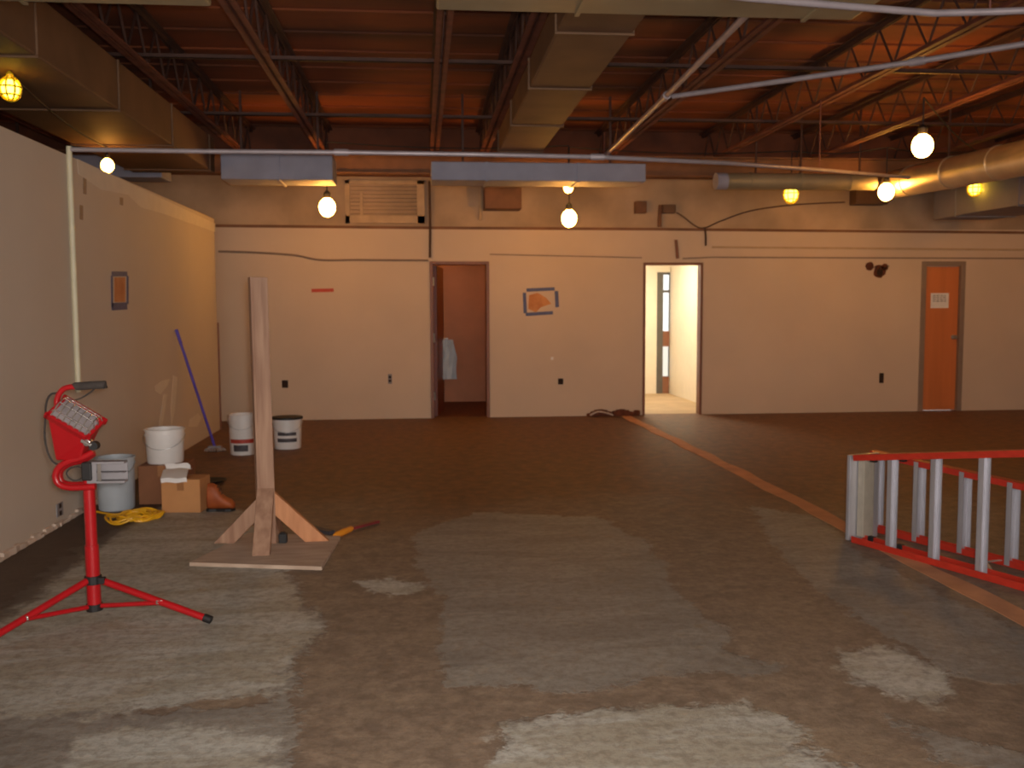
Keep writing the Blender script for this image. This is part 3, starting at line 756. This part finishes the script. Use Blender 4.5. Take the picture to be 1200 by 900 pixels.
# ---------------------------------------------------------------- wooden T-post on its board
pb = at_z(311, 640); 
t = thing('timber_post', 'tall wooden post braced upright on a pale square board', 'post', (pb.x, pb.y, 0))
bz = .022
bl = [at_z(222,659,bz), at_z(377,664,bz), at_z(399,628,bz), at_z(292,624,bz)]
bm = B(); prism(bm, [Vector((q.x, q.y, 0.001)) for q in bl], (0,0,bz-.001)); obj('base_board', bm, 'board', t)
YP = pb.y
top = at_y(303, 325, YP+.02); ang = Matrix.Rotation(.32, 3, 'Z')
bot = Vector((at_y(313, 600, YP).x, YP, bz))
hw_ = .045
def sq(c, w_, R): return [c+R@Vector((sx*w_, sy*w_, 0)) for sx, sy in ((-1,-1),(1,-1),(1,1),(-1,1))]
bm = B(); hexa(bm, sq(bot, hw_, ang), sq(top, hw_, ang)); obj('post', bm, 'wood', t, bevel=.003)
# thin strip along its left face
nL = ang @ Vector((-1,0,0))
bm = B(); o_ = nL*(hw_+.006)
lo = [bot.lerp(top, .17)+o_+ang@Vector((sx*.006, sy*.042, 0)) for sx, sy in ((-1,-1),(1,-1),(1,1),(-1,1))]
hi = [top+o_+ang@Vector((sx*.006, sy*.042, 0)) for sx, sy in ((-1,-1),(1,-1),(1,1),(-1,1))]
hexa(bm, lo, hi); obj('side_strip', bm, 'wood', t)
def brace(d, L_, z1, vert, width, start=.045, m='wood_new'):
    d = Vector((d[0], d[1], 0)).normalized(); sd = Vector((-d.y, d.x, 0))*width/2
    o0 = Vector((bot.x, bot.y, 0))+d*start-sd
    hr = vert*(L_/(z1-bz))
    poly = [o0+Vector((0,0,z1)), o0+Vector((0,0,z1-vert)), o0+d*(L_-hr)+Vector((0,0,bz)), o0+d*L_+Vector((0,0,bz))]
    bm = B(); prism(bm, poly, sd*2); return obj('brace', bm, m, t, bevel=.002)
brace((1, .05), .325, .34, .14, .045)
brace((-1, .12), .285, .31, .13, .045, m='wood')
brace((.03, -1), .27, .37, .075, .10, .05, m='wood')
brace((.1, 1), .27, .32, .12, .045, m='wood')

# tools lying behind the board
t = thing('pry_bar', 'orange-gripped tool with a dark red bar lying right of the pale board', 'tool', at_z(415, 620))
a = at_z(392, 628, .02); c = at_z(413, 619, .02); d = at_z(443, 611, .015)
bm = B(); tube(bm, [a, a.lerp(c, .1), a.lerp(c, .5), a.lerp(c, .9), c], [.012,.02,.022,.019,.012], 12); obj('grip', bm, 'tool_orange', t, smooth=True)
bm = B(); bar(bm, c, d, .035, .016); obj('bar', bm, 'tool_red', t, bevel=.003)
bm = B(); a2 = at_z(362, 620, .02); bar(bm, at_z(352, 616, .0125), at_z(389, 624, .0125), .05, .022); 
t = thing('hand_saw', 'dark flat tool lying on the floor behind the right brace', 'tool', a2); obj('blade', bm, 'label_dark', t)
bm = B(); bar(bm, at_z(345, 606, .02), at_z(354, 615, .02), .05, .03); obj('handle', bm, 'metal', t, bevel=.006)
bm = B(); p = at_z(328, 636, bz); bx(bm, (p.x+.02, p.y+.0, bz+.03), (.05,.05,.058)); bx(bm, (p.x+.02, p.y, bz+.062), (.03,.03,.012))
tag(obj('small_block', bm, 'black', bevel=.006), 'small black block under the right brace on the pale board', 'block')

# ---------------------------------------------------------------- red work light on tripod
pc = at_z(111, 716); PX, PY = pc.x, 4.56; PX = at_y(111, 712, PY).x
wl = thing('work_light', 'red tripod work light with a black grip beside the left partition', 'work light', (PX, PY, 0))
top_p = at_y(104, 566, PY)
hz0 = at_y(111, 712, PY).z; hz1 = at_y(110, 679, PY).z
hz0 = max(.035, hz0)
ax = lambda z: Vector((PX, PY, 0)).lerp(Vector((top_p.x, top_p.y, top_p.z)), z/top_p.z)
bm = B(); tube(bm, [ax(hz0), ax(top_p.z*.55)], .031, 20); obj('outer_pole', bm, 'red', wl, smooth=True)
bm = B(); tube(bm, [ax(top_p.z*.5), ax(top_p.z+.06)], .026, 20); obj('inner_pole', bm, 'red', wl, smooth=True)
bm = B(); tube(bm, [ax(hz1-.02), ax(hz1+.02)], .038, 20); 
bx(bm, ax(hz1)+Vector((.045,-.02,0)), (.03,.03,.03)); up_h = obj('upper_collar', bm, 'black', wl, bevel=.003)
bm = B(); tube(bm, [ax(hz0-.012), ax(hz0+.02)], .036, 20); obj('lower_collar', bm, 'black', wl)
base_dir = Vector((PX, PY, 0)).normalized(); th0 = math.atan2(base_dir.y, base_dir.x)
for k in range(3):
    a = th0+k*2*PI/3; d = Vector((math.cos(a), math.sin(a), 0))
    ft = Vector((PX, PY, 0))+d*.56; s0 = ax(hz1)+d*.03
    e_ = Vector((ft.x, ft.y, .018)); mid = s0.lerp(e_, .55)
    bm = B(); tube(bm, [s0, e_], .0165, 12); lg = obj('leg', bm, 'red', wl, smooth=True)
    bm = B(); tube(bm, [s0.lerp(e_, .95), s0.lerp(e_, 1.015)], .019, 12); obj('foot_cap', bm, 'black', lg, smooth=True)
    bm = B(); tube(bm, [ax(hz0+.01)+d*.03, mid+Vector((0,0,-.006))], .011, 10); obj('strut', bm, 'red', wl, smooth=True)
    bm = B(); bx(bm, mid, (.03,.03,.02)); obj('rivet_plate', bm, 'chrome', wl, bevel=.004)
def P(px, py, dy=0): return at_y(px, py, PY+dy)
mp_ = lambda L_, dy=0: [P(x, y, dy) for x, y in L_]
dp = .135
# housing: tapered box whose open face looks up to the right
fa, fb = P(63, 487), P(108, 513); la = (fb-fa).normalized(); nrm = Vector((-la.z, 0, la.x)); nrm = nrm if nrm.z > 0 else -nrm
yv = Vector((0,1,0))
yt = (yv*.80+nrm*.60).normalized(); nt_ = (nrm*.80-yv*.60).normalized(); near_a, near_b = fa-yv*.08, fb-yv*.08
face = [near_a, near_b, near_b+yt*dp, near_a+yt*dp]
r1, r2 = P(69, 538), P(97, 538)
rear = [r1-yv*dp*.3, r2-yv*dp*.3, r2+yv*dp*.3, r1+yv*dp*.3]
bm = B(); hexa(bm, rear, face); obj('lamp_housing', bm, 'red', wl, bevel=.008)
bm = B()
R_ = Matrix((la, yt, nt_)).transposed(); fc = (near_a+near_b)/2+yt*dp/2; Lf = (fb-fa).length
for s in (-1, 1):
    bx(bm, fc+yt*s*(dp/2)+nt_*.012, (Lf+.03, .018, .03), R_)
    bx(bm, fc+la*s*(Lf/2)+nt_*.012, (.018, dp+.018, .03), R_)
obj('lamp_rim', bm, 'red', wl, bevel=.004)
bm = B(); bx(bm, fc+nt_*.016, (Lf-.012, dp-.012, .008), R_); obj('lamp_glass', bm, 'glass_grey', wl)
bm = B()
for k in range(7):
    u = (k/6-.5)*Lf*.86; pts = [fc+la*u+yt*(q-.5)*dp+nt_*(.028+.05*math.sin(q*PI)) for q in [i/8 for i in range(9)]]; tube(bm, pts, .0032, 6)
for k in range(4):
    u = (k/3-.5)*dp*.7; hgt = .028+.05*math.cos(u/dp*PI); tube(bm, [fc+yt*u-la*Lf*.5+nt_*.03, fc+yt*u-la*Lf*.43+nt_*hgt, fc+yt*u+la*Lf*.43+nt_*hgt, fc+yt*u+la*Lf*.5+nt_*.03], .0032, 6)
obj('wire_guard', bm, 'chrome', wl, smooth=True)
bm = B(); tube(bm, [P(108,505), P(113,497), P(117,490)], .010, 8); obj('hood_tab', bm, 'red', wl, smooth=True)
bm = B(); tube(bm, smooth_path(mp_([(69,490),(67,478),(67,467),(73,457),(82,453.5),(92,453)])), .013, 12); obj('handle_tube', bm, 'red', wl, smooth=True)
bm = B(); tube(bm, smooth_path(mp_([(88,453.2),(92,452.5),(120,451),(123,451)]),4), .019, 14); obj('foam_grip', bm, 'foam', wl, smooth=True)
bm = B(); tube(bm, smooth_path(mp_([(84,470),(96,466),(108,458),(113,453)], .02)), .004, 6); obj('guard_wire', bm, 'foam', wl)
bm = B(); tube(bm, smooth_path(mp_([(110,529),(97,536),(80,541),(69,548),(65,558),(69,567),(80,571),(96,571),(112,570)], -.03)), .0155, 12); obj('stand_tube', bm, 'red', wl, smooth=True)
bm = B(); tube(bm, smooth_path(mp_([(110,531),(98,539),(82,543),(72,550),(70,558),(73,565),(82,568),(96,568),(112,568)], .06)), .0155, 12); obj('stand_tube', bm, 'red', wl, smooth=True)
bm = B(); k_ = P(101, 519, -.1); tube(bm, [k_+yv*.05, k_], .016, 14); bx(bm, k_, (.05,.012,.016), Matrix.Rotation(.5, 3, 'Y')); obj('tilt_knob', bm, 'chrome', wl, bevel=.003)
bm = B(); k_ = P(109, 523, -.09); tube(bm, [k_+yv*.04, k_], .02, 14); obj('clamp_knob', bm, 'black', wl)
bm = B(); tube(bm, smooth_path(mp_([(70,461),(60,462),(54.5,472),(53,492),(52.5,512),(56,530),(62,541),(70,545)], .03)), .005, 8); obj('power_cord', bm, 'foam', wl, smooth=True)
bm = B(); tube(bm, smooth_path(mp_([(78,556),(82,549),(92,547),(99,552),(96,560),(86,563)], 0), 6, True), .004, 6, True); obj('cord_loop', bm, 'foam', wl, smooth=True)
# cross bar: grey channel
a = P(104, 553); c = P(148, 551)
bm = B(); u = (c-a).normalized()
bb(bm, a.x, c.x, PY-.028, PY+.028, a.z-.003, a.z+.0); 
bb(bm, a.x, c.x, PY+.02, PY+.028, a.z-.045, a.z+.045)
bb(bm, a.x, c.x, PY-.03, PY+.028, a.z+.04, a.z+.05); bb(bm, a.x, c.x, PY-.03, PY+.028, a.z-.05, a.z-.04)
bb(bm, a.x-.0, a.x+.045, PY-.032, PY-.028, a.z-.045, a.z+.045)
obj('cross_bar', bm, 'duct_under', wl, bevel=.002)
bm = B(); bb(bm, a.x+.05, a.x+.066, PY-.034, PY-.03, a.z-.04, a.z+.042); obj('bright_edge', bm, 'chrome', wl)
bm = B(); bx(bm, P(103, 552, -.02), (.045,.05,.085)); obj('pole_clamp', bm, 'black', wl, bevel=.006)

# ---------------------------------------------------------------- buckets
def bucket(px, pbase, wpx, ppx_top, label, m, band=None, band2=None, dark_rim=False, z0=0, Yo=None):
    if Yo is None: b0 = at_z(px, pbase, 0); Y = b0.y+.13
    else: Y = Yo
    c = at_y(px, (pbase+ppx_top)/2, Y)
    r = (at_y(px+wpx/2, ppx_top, Y).x-at_y(px-wpx/2, ppx_top, Y).x)/2
    h = at_y(px, ppx_top+ (3 if z0 == 0 else 0), Y).z-z0
    t = thing('plastic_bucket', label, 'bucket', (c.x, Y, z0), 'plastic buckets')
    bm = B(); rb = r*.9; rt = r*.96
    lathe(bm, [(rb*.97, .001), (rb, .012), (rt, h-.05), (r*1.0, h-.05), (r*1.0, h-.04), (rt, h-.04), (rt*1.005, h-.008), (r*1.02, h-.008), (r*1.02, h), (rt-.008, h), (rb-.01, .012)], 40, (c.x, Y, z0)); obj('shell', bm, m, t, smooth=True)
    if dark_rim:
        bm = B(); lathe(bm, [(rt*.99, h-.014), (r*1.04, h-.014), (r*1.04, h+.008), (r*.97, h+.010)], 40, (c.x, Y, z0)); obj('lid_rim', bm, 'black', t, smooth=True)
    def patch(zlo, zhi, a0, a1, mm, nm):
        bm = B(); n_ = 10; vs = []
        for z_ in (zlo, zhi):
            rr = rb+(rt-rb)*(z_/(h-.05))+.0025
            vs.append([bm.verts.new((c.x+rr*math.cos(a0+(a1-a0)*i/n_), Y+rr*math.sin(a0+(a1-a0)*i/n_), z0+z_)) for i in range(n_+1)])
        for i in range(n_): bm.faces.new((vs[0][i], vs[0][i+1], vs[1][i+1], vs[1][i]))
        obj(nm, bm, mm, t)
    if band:
        for zlo, zhi, a0, a1, mm in band: patch(zlo*h, zhi*h, math.radians(a0), math.radians(a1), mm, 'printed_label')
    # bail handle
    bm = B(); zh = h-.045
    tube(bm, [(c.x+(r*1.04)*math.cos(a_), Y-(r*1.04)*math.sin(a_)*.9-.004, z0+zh-.10*math.sin(a_)) for a_ in [PI*i/14 for i in range(15)]], .003, 6); obj('bail', bm, 'metal', t)
    return c, r, h, Y
bucket(136, 600, 46, 532, 'blue-grey open bucket beside the partition, behind the work light', 'plastic_blue')
bL = bucket(285, 534, 34, 482, 'white bucket with a red label band, left of the wooden post', 'plastic_white', band=[(.30,.40,215,330,'label_red'), (.1,.26,235,300,'label_dark')])
bR = bucket(337, 527, 35, 486, 'white bucket with a black rim and dark print, right of the post', 'plastic_white', band=[(.45,.56,235,315,'label_dark'), (.24,.36,232,318,'label_dark')], dark_rim=True)

# boxes
bk0 = at_z(216, 601); 
def carton(label, px0, px1, ptop, pbase, dep, m, rz=0, flaps=False):
    f = at_z((px0+px1)/2, pbase); Y = f.y
    x0 = at_y(px0, pbase, Y).x; x1 = at_y(px1, pbase, Y).x; h = at_y((px0+px1)/2, ptop, Y).z
    c = Vector(((x0+x1)/2, Y+dep/2, h/2)); R = Matrix.Rotation(rz, 3, 'Z')
    t = thing('cardboard_box', label, 'cardboard box', (c.x, c.y, 0), 'cardboard boxes')
    bm = B(); bx(bm, c+Vector((0,0,.001)), (x1-x0, dep, h), R); obj('box_body', bm, m, t, bevel=.004)
    bm = B(); bx(bm, c+Vector((0,0,h/2+.0015)), (.05, dep+.002, .001), R); bx(bm, c+R@Vector((0,-dep/2-.001,h/2-.04)), (.05,.001,.08), R); obj('tape', bm, 'tape_pack', t)
    if flaps:
        bm = B(); bx(bm, c+R@Vector(((x1-x0)/2+.02, 0, h/2-.03)), (.003, dep*.95, .09), R@Matrix.Rotation(-.5, 3, 'Y')); obj('flap', bm, m, t)
    return c, h, Y
cs = carton('small light brown cardboard box in front, touching the yellow cord', 191, 238, 562, 601, .22, 'cardboard', -.12)
cb = carton('larger dark brown cardboard box carrying the white bucket', 163, 217, 546, 591, .34, 'cardboard_dark', .0)
Yb = cb[0].y+.0
bw = bucket(193.5, at_y(0,0,1).z*0+546, 47, 502, 'white bucket standing on the dark brown cardboard box', 'plastic_white', z0=cb[1]+.003, Yo=Yb)
# paper sheet draped over the front of the small box and the big one
bm = B()
za = cb[1]+.006; zs = cs[1]+.006
yb_ = cb[0].y-.17; ys = cs[0].y-.11
x0 = at_y(192, 550, yb_).x; x1 = at_y(221, 550, yb_).x
rows = [(0.0, yb_-.004, za+.012, -.02), (0, yb_-.012, za, 0), (0, yb_-.016, za-.03, .02), (0, yb_-.05, zs+.03, .03), (0, (yb_+ys)/2-.02, zs+.045, .05), (0, ys-.004, zs+.006, .07), (0, ys-.014, zs-.022, .07)]
rows = [Vector((0, a_[1], a_[2])) for a_ in rows]
vsA = []
for i, rv in enumerate(rows):
    sh = .012*i; vsA.append([(x0+sh+(x1-x0)*q+.004*math.sin(i*3+q*5), rv.y, rv.z+.004*math.sin(q*9+i)) for q in [k/6 for k in range(7)]])
up_ = [[bm.verts.new(v) for v in r] for r in vsA]; dn = [[bm.verts.new((v[0], v[1], v[2]-.002)) for v in r] for r in vsA]
for S in (up_, dn):
    for a_, b_ in zip(S, S[1:]):
        for i in range(6): bm.faces.new((a_[i], a_[i+1], b_[i+1], b_[i]))
for i in range(len(rows)-1):
    bm.faces.new((up_[i][0], up_[i+1][0], dn[i+1][0], dn[i][0])); bm.faces.new((up_[i][6], up_[i+1][6], dn[i+1][6], dn[i][6]))
for i in range(6): bm.faces.new((up_[0][i], up_[0][i+1], dn[0][i+1], dn[0][i])); bm.faces.new((up_[-1][i], up_[-1][i+1], dn[-1][i+1], dn[-1][i]))
tag(obj('paper_sheet', bm, 'paper', smooth=True), 'white paper sheet draped over the small cardboard box below a bucket', 'paper')

# tan boot-like wedge and the dark disc behind it
f = at_z(257, 600); pxm = (at_y(258, 590, f.y).x-at_y(257, 590, f.y).x)
bt = thing('work_boot', 'low orange-brown work boot on the floor right of the small cardboard box', 'boot', (f.x, f.y+.05, 0))
xl = f.x-16*pxm; Lb = 33*pxm
def sect(u, w_, h0, h1): 
    return [Vector((xl+u*Lb, f.y+.05+math.cos(a_)*w_, (h0+h1)/2+math.sin(a_)*(h1-h0)/2)) for a_ in [2*PI*i/16 for i in range(16)]]
secs = [(0,.02,.03,.12),(.05,.04,.016,.20),(.2,.046,.014,.205),(.38,.045,.014,.19),(.52,.047,.014,.13),(.7,.052,.014,.10),(.87,.05,.014,.085),(.96,.038,.014,.065),(1,.015,.02,.045)]
bm = B(); rg = [[bm.verts.new(v) for v in sect(*s)] for s in secs]
for a_, b_ in zip(rg, rg[1:]):
    for i in range(16): bm.faces.new((a_[i], a_[(i+1) % 16], b_[(i+1) % 16], b_[i]))
bm.faces.new(rg[0]); bm.faces.new(rg[-1]); obj('upper', bm, 'leather', bt, smooth=True)
bm = B(); prism(bm, [(xl+u*Lb, f.y+.05+s*w_, .001) for s, L_ in ((-1, [(.0,.03),(.1,.042),(.35,.036),(.7,.054),(.9,.045),(1.01,.012)]), (1, [(1.01,.012),(.9,.045),(.7,.054),(.35,.036),(.1,.042),(0,.03)])) for u, w_ in L_], (0,0,.018)); obj('sole', bm, 'black', bt)
bm = B()
for i in range(4):
    u = .42+.07*i; z_ = .185-.024*i; tube(bm, [(xl+u*Lb, f.y+.05-.03, z_-.01), (xl+u*Lb, f.y+.05, z_+.002-i*.004), (xl+u*Lb, f.y+.08, z_-.01)], .004, 6)
obj('laces', bm, 'wire', bt)
g = at_z(247, 566); 
t = thing('trowel', 'dark flat round-edged pan lying on the floor behind the boot', 'pan', (g.x, g.y, 0))
bm = B(); lathe(bm, [(.07,.001),(.125,.02),(.13,.028),(.12,.028),(.068,.008)], 28, (g.x, g.y, 0)); obj('pan_body', bm, 'black', t, smooth=True)
bm = B(); tube(bm, [(g.x-.12, g.y, .026), (g.x-.2, g.y+.02, .03)], .012, 8); obj('handle', bm, 'hole', t, smooth=True)
t.name = 'shallow_pan'

# yellow extension cord coil
yc_ = thing('extension_cord', 'yellow extension cord coiled on the floor in front of the buckets', 'cord', at_z(165, 604))
bm = B(); pts = []
cA = at_z(146, 611); cB = at_z(170, 607)
rn = random.Random(3)
for k in range(170):
    a_ = k*.42; f_ = .5+.5*math.sin(k*.057)
    cx_ = cA.x+(cB.x-cA.x)*f_; cy_ = cA.y+(cB.y-cA.y)*f_+.02
    rx = .12+.03*math.sin(k*.21); ry = .13+.035*math.cos(k*.17)
    pts.append((cx_+rx*math.cos(a_), cy_+ry*math.sin(a_), .008+.028*(.5+.5*math.sin(k*1.31+.4))))
tube(bm, smooth_path(pts, 4), .0075, 6)
obj('coil', bm, 'yellow_cord', yc_, smooth=True)
bm = B(); tail = [pts[-1]]+[tuple(at_z(x, y, .009)) for x, y in ((150,600),(135,603),(120,601),(112,600),(104,606))]; tube(bm, smooth_path(tail, 6), .0075, 6); obj('tail', bm, 'yellow_cord', yc_, smooth=True)
bm = B(); p = at_z(104, 606, .009); bx(bm, p, (.05,.03,.03)); obj('plug', bm, 'yellow_cord', yc_, bevel=.005)

# mop leaning on the partition
mb = at_z(252, 529); mt_ = at_x(206.5, 386, XP+.018)
t = thing('mop', 'mop with a purple-blue handle leaning on the left partition', 'mop', (mb.x, mb.y, 0))
bm = B(); tube(bm, [Vector((mb.x, mb.y, .045)), mt_], .014, 12); obj('handle', bm, 'blue_handle', t, smooth=True)
bm = B(); tube(bm, [mt_.lerp(Vector((mb.x, mb.y, .045)), .0), mt_.lerp(Vector((mb.x, mb.y, .045)), .12)], .017, 12); obj('hand_grip', bm, 'blue_handle', t, smooth=True)
bm = B(); bx(bm, (mb.x, mb.y, .045), (.13,.06,.03)); obj('clamp', bm, 'duct_under', t, bevel=.006)
bm = B()
for i in range(22):
    a_ = 2*PI*i/22; rr = .05+.03*random.random(); tube(bm, smooth_path([(mb.x+.03*math.cos(a_), mb.y+.015*math.sin(a_), .04), (mb.x+(rr+.01)*math.cos(a_), mb.y+rr*.7*math.sin(a_), .03), (mb.x+(rr+.03)*math.cos(a_), mb.y+rr*math.sin(a_), .008)], 4), .008, 6)
obj('mop_head', bm, 'mop', t, smooth=True)

# light dabs of plaster on the partition above the bucket
t = thing('plaster_smear', 'pale plaster smears on the left partition above the white bucket', 'smear', at_x(190, 470, XP+.001))
for pl_ in ([(182,452),(190,446),(199,444),(196,452),(188,462),(182,458)], [(203,440),(208,442),(205,480),(201,500),(200,480)], [(192,462),(196,462),(190,500),(186,500)], [(222,492),(232,484),(236,490),(231,500),(221,500)]):
    bm = B(); prism(bm, [at_x(x, y, XP+.0003) for x, y in pl_], (.0015,0,0)); obj('smear', bm, 'spackle', t)
for x_, y0_, y1_ in ((99,208,228),(95,240,258),(142,231,241)):
    bm = B(); prism(bm, [at_x(x_-2, y0_, XP-.001), at_x(x_+2, y0_+1, XP-.001), at_x(x_+2, y1_, XP-.001), at_x(x_-2, y1_-1, XP-.001)], (.003,0,0))
    tag(obj('scuff_mark', bm, 'frame_grey'), {99:'upper of two dark scuffs by the cream conduit top on the partition', 95:'lower of two dark scuffs by the cream conduit top on the partition', 142:'small dark scuff farther along near the partition top'}[x_], 'scuff')

# ---------------------------------------------------------------- stepladder on its side
A1 = at_z(990, 634); 
n1p = at_z(1200, 694); d1v = Vector((n1p.x-A1.x, n1p.y-A1.y, 0)).normalized()
A2 = at_z(1040, 628, 0); n2p = at_z(1200, 670); d2v = Vector((n2p.x-A2.x, n2p.y-A2.y, 0)).normalized()
lad = thing('stepladder', 'red-railed aluminium stepladder lying on its side at the right', 'ladder', (A1.x+.3, A1.y-.3, 0))
LEN = 1.9
h0 = at_y(990, 534, A1.y).z
hn = at_y(1200, 528, n1p.y).z; Ln = (Vector((n1p.x, n1p.y, 0))-Vector((A1.x, A1.y, 0))).length
hf = lambda s: h0+(hn-h0)*s/Ln
def rail_part(a, b_, w_, th, nv, m='red_fg', flip=1):
    """C-channel rail: web flat (thickness th) with two flanges; nv: horizontal vector across the rail"""
    bm = B(); R = frame_of(Vector(b_)-Vector(a)); a = Vector(a); b_ = Vector(b_)
    bar(bm, a, b_, w_, .006)
    for s in (-1, 1):
        o_ = nv*s*(w_/2-.003)+Vector((0,0,flip*th/2)); bar(bm, a+o_, b_+o_, .006, th)
    return obj('rail', bm, m, lad, bevel=.0015)
def ladder_frame(Ao, dv, hfun, rail_w, steps, step_w, nm, m_s, s0):
    nv = Vector((-dv.y, dv.x, 0)); nv = nv if nv.y > 0 else -nv
    base = Vector((Ao.x, Ao.y, 0))+nv*rail_w/2
    rail_part(base+Vector((0,0,.006))+dv*s0, base+dv*LEN+Vector((0,0,.006)), rail_w, .036, nv, flip=1)
    tp = lambda s: base+dv*s+Vector((0,0,hfun(s)))
    rail_part(tp(s0), tp(LEN), rail_w, .034, nv, flip=-1)
    for s in steps:
        bm = B(); c = base+dv*s; hh = hfun(s)
        R = Matrix((nv, dv, Vector((0,0,1)))).transposed()
        bx(bm, c+Vector((0,0,hh/2+.004)), (step_w, .004, hh-.016), R)
        for q in (-1, 1): bx(bm, c+nv*q*(step_w/2-.002)+dv*.014+Vector((0,0,hh/2+.004)), (.004, .03, hh-.016), R)
        for q in range(5): bx(bm, c+nv*((q-2)*step_w/5.5)-dv*.003+Vector((0,0,hh/2+.004)), (.004, .004, hh-.016), R)
        obj(nm, bm, m_s, lad)
    return nv, base, tp
nv1, b1, tp1 = ladder_frame(A1, d1v, hf, .10, [.30, .605, .91, 1.215, 1.52], .06, 'step', 'alu', .05)
hr0 = at_y(1110, 549, at_z(1110, 648).y).z
def s_for(px):
    lo_, hi_ = -.5, 1.9
    for _ in range(40):
        m_ = (lo_+hi_)/2
        if px_of(Vector((A2.x, A2.y, .25))+d2v*m_)[0] < px: lo_ = m_
        else: hi_ = m_
    return lo_
nv2, b2, tp2 = ladder_frame(A2, d2v, lambda s: hf(0)-.02-.04*s, .06, [s_for(q) for q in (1023, 1071, 1124, 1180, 1238)], .08, 'rung', 'alu', s_for(1018))
# top cap
bm = B(); R = Matrix((nv1, d1v, Vector((0,0,1)))).transposed()
cc = b1+nv1*.09-d1v*.0+Vector((0,0,h0/2+.003))
bx(bm, cc, (.25, .03, h0+.0), R); obj('top_cap', bm, 'alu', lad, bevel=.006)
bm = B(); bx(bm, cc+nv1*-.02+d1v*.045, (.09,.05,h0-.05), R); obj('cap_bracket', bm, 'alu_dull', lad, bevel=.004)
# hinges and spreaders
for z_ in (.03, h0-.03):
    for s in (.12, .34):
        bm = B(); c = b1+nv1*.05+d1v*s+Vector((0,0, z_ if z_ < .1 else hf(s)-.035)); bx(bm, c, (.03,.04,.03), R); obj('hinge_bolt', bm, 'black', lad, bevel=.004)
    if z_ > .1: continue
    bm = B(); pa = b1+nv1*.05+d1v*.95; pb_ = b2-nv2*.0+d2v*.8; zc_ = .012 if z_ < .1 else hf(.95)-.03
    md_ = (pa+pb_)/2+d1v*-.08
    for a_, b_ in ((pa, md_), (md_, pb_)): bar(bm, a_+Vector((0,0,zc_+.02)), b_+Vector((0,0,(zc_ if z_ < .1 else hf(.8)-.09)+.02)), .018, .004)
    obj('spreader', bm, 'alu', lad)

# ---------------------------------------------------------------- light
w = bpy.data.worlds.new('daylight'); scn.world = w; w.use_nodes = True
bg = w.node_tree.nodes['Background']
sky = w.node_tree.nodes.new('ShaderNodeTexSky'); sky.sky_type = 'HOSEK_WILKIE'; sky.turbidity = 4; sky.sun_direction = (.3, -.5, .8)
mx = w.node_tree.nodes.new('ShaderNodeMix'); mx.data_type = 'RGBA'; mx.inputs['Factor'].default_value = .6
ci = [q for q in mx.inputs if q.type == 'RGBA']; w.node_tree.links.new(sky.outputs[0], ci[0]); ci[1].default_value = (1,.97,.9,1)
w.node_tree.links.new([q for q in mx.outputs if q.type == 'RGBA'][0], bg.inputs['Color']); bg.inputs['Strength'].default_value = 2.2
def area(name, loc, rot, sx, sy, col, power, spread=PI):
    l = bpy.data.lights.new(name, 'AREA'); l.shape = 'RECTANGLE'; l.size = sx; l.size_y = sy; l.color = col; l.energy = power; l.spread = spread
    o = bpy.data.objects.new(name, l); COL.objects.link(o); o.location = loc; o.rotation_euler = rot; return o
# daylight entering through the window behind the camera
area('window_daylight', ((WN[0]+WN[1])/2, YF+.02, (WN[2]+WN[3])/2), (math.radians(90), 0, 0), WN[1]-WN[0], WN[3]-WN[2], (1,.92,.84), 125)
# the camera's own flash, just above the lens
fl = bpy.data.lights.new('camera_flash', 'SPOT'); fl.energy = 450; fl.color = (1,.94,.88); fl.shadow_soft_size = .04; fl.spot_size = math.radians(95); fl.spot_blend = .9
fo = bpy.data.objects.new('camera_flash', fl); COL.objects.link(fo); fo.location = CAMP+CR@Vector((.05,.05,.02)); fo.rotation_euler = CR.to_euler()

vs = scn.view_settings; vs.view_transform = 'Standard'; vs.look = 'None'; vs.gamma = 1; vs.use_curve_mapping = False; vs.exposure = .35
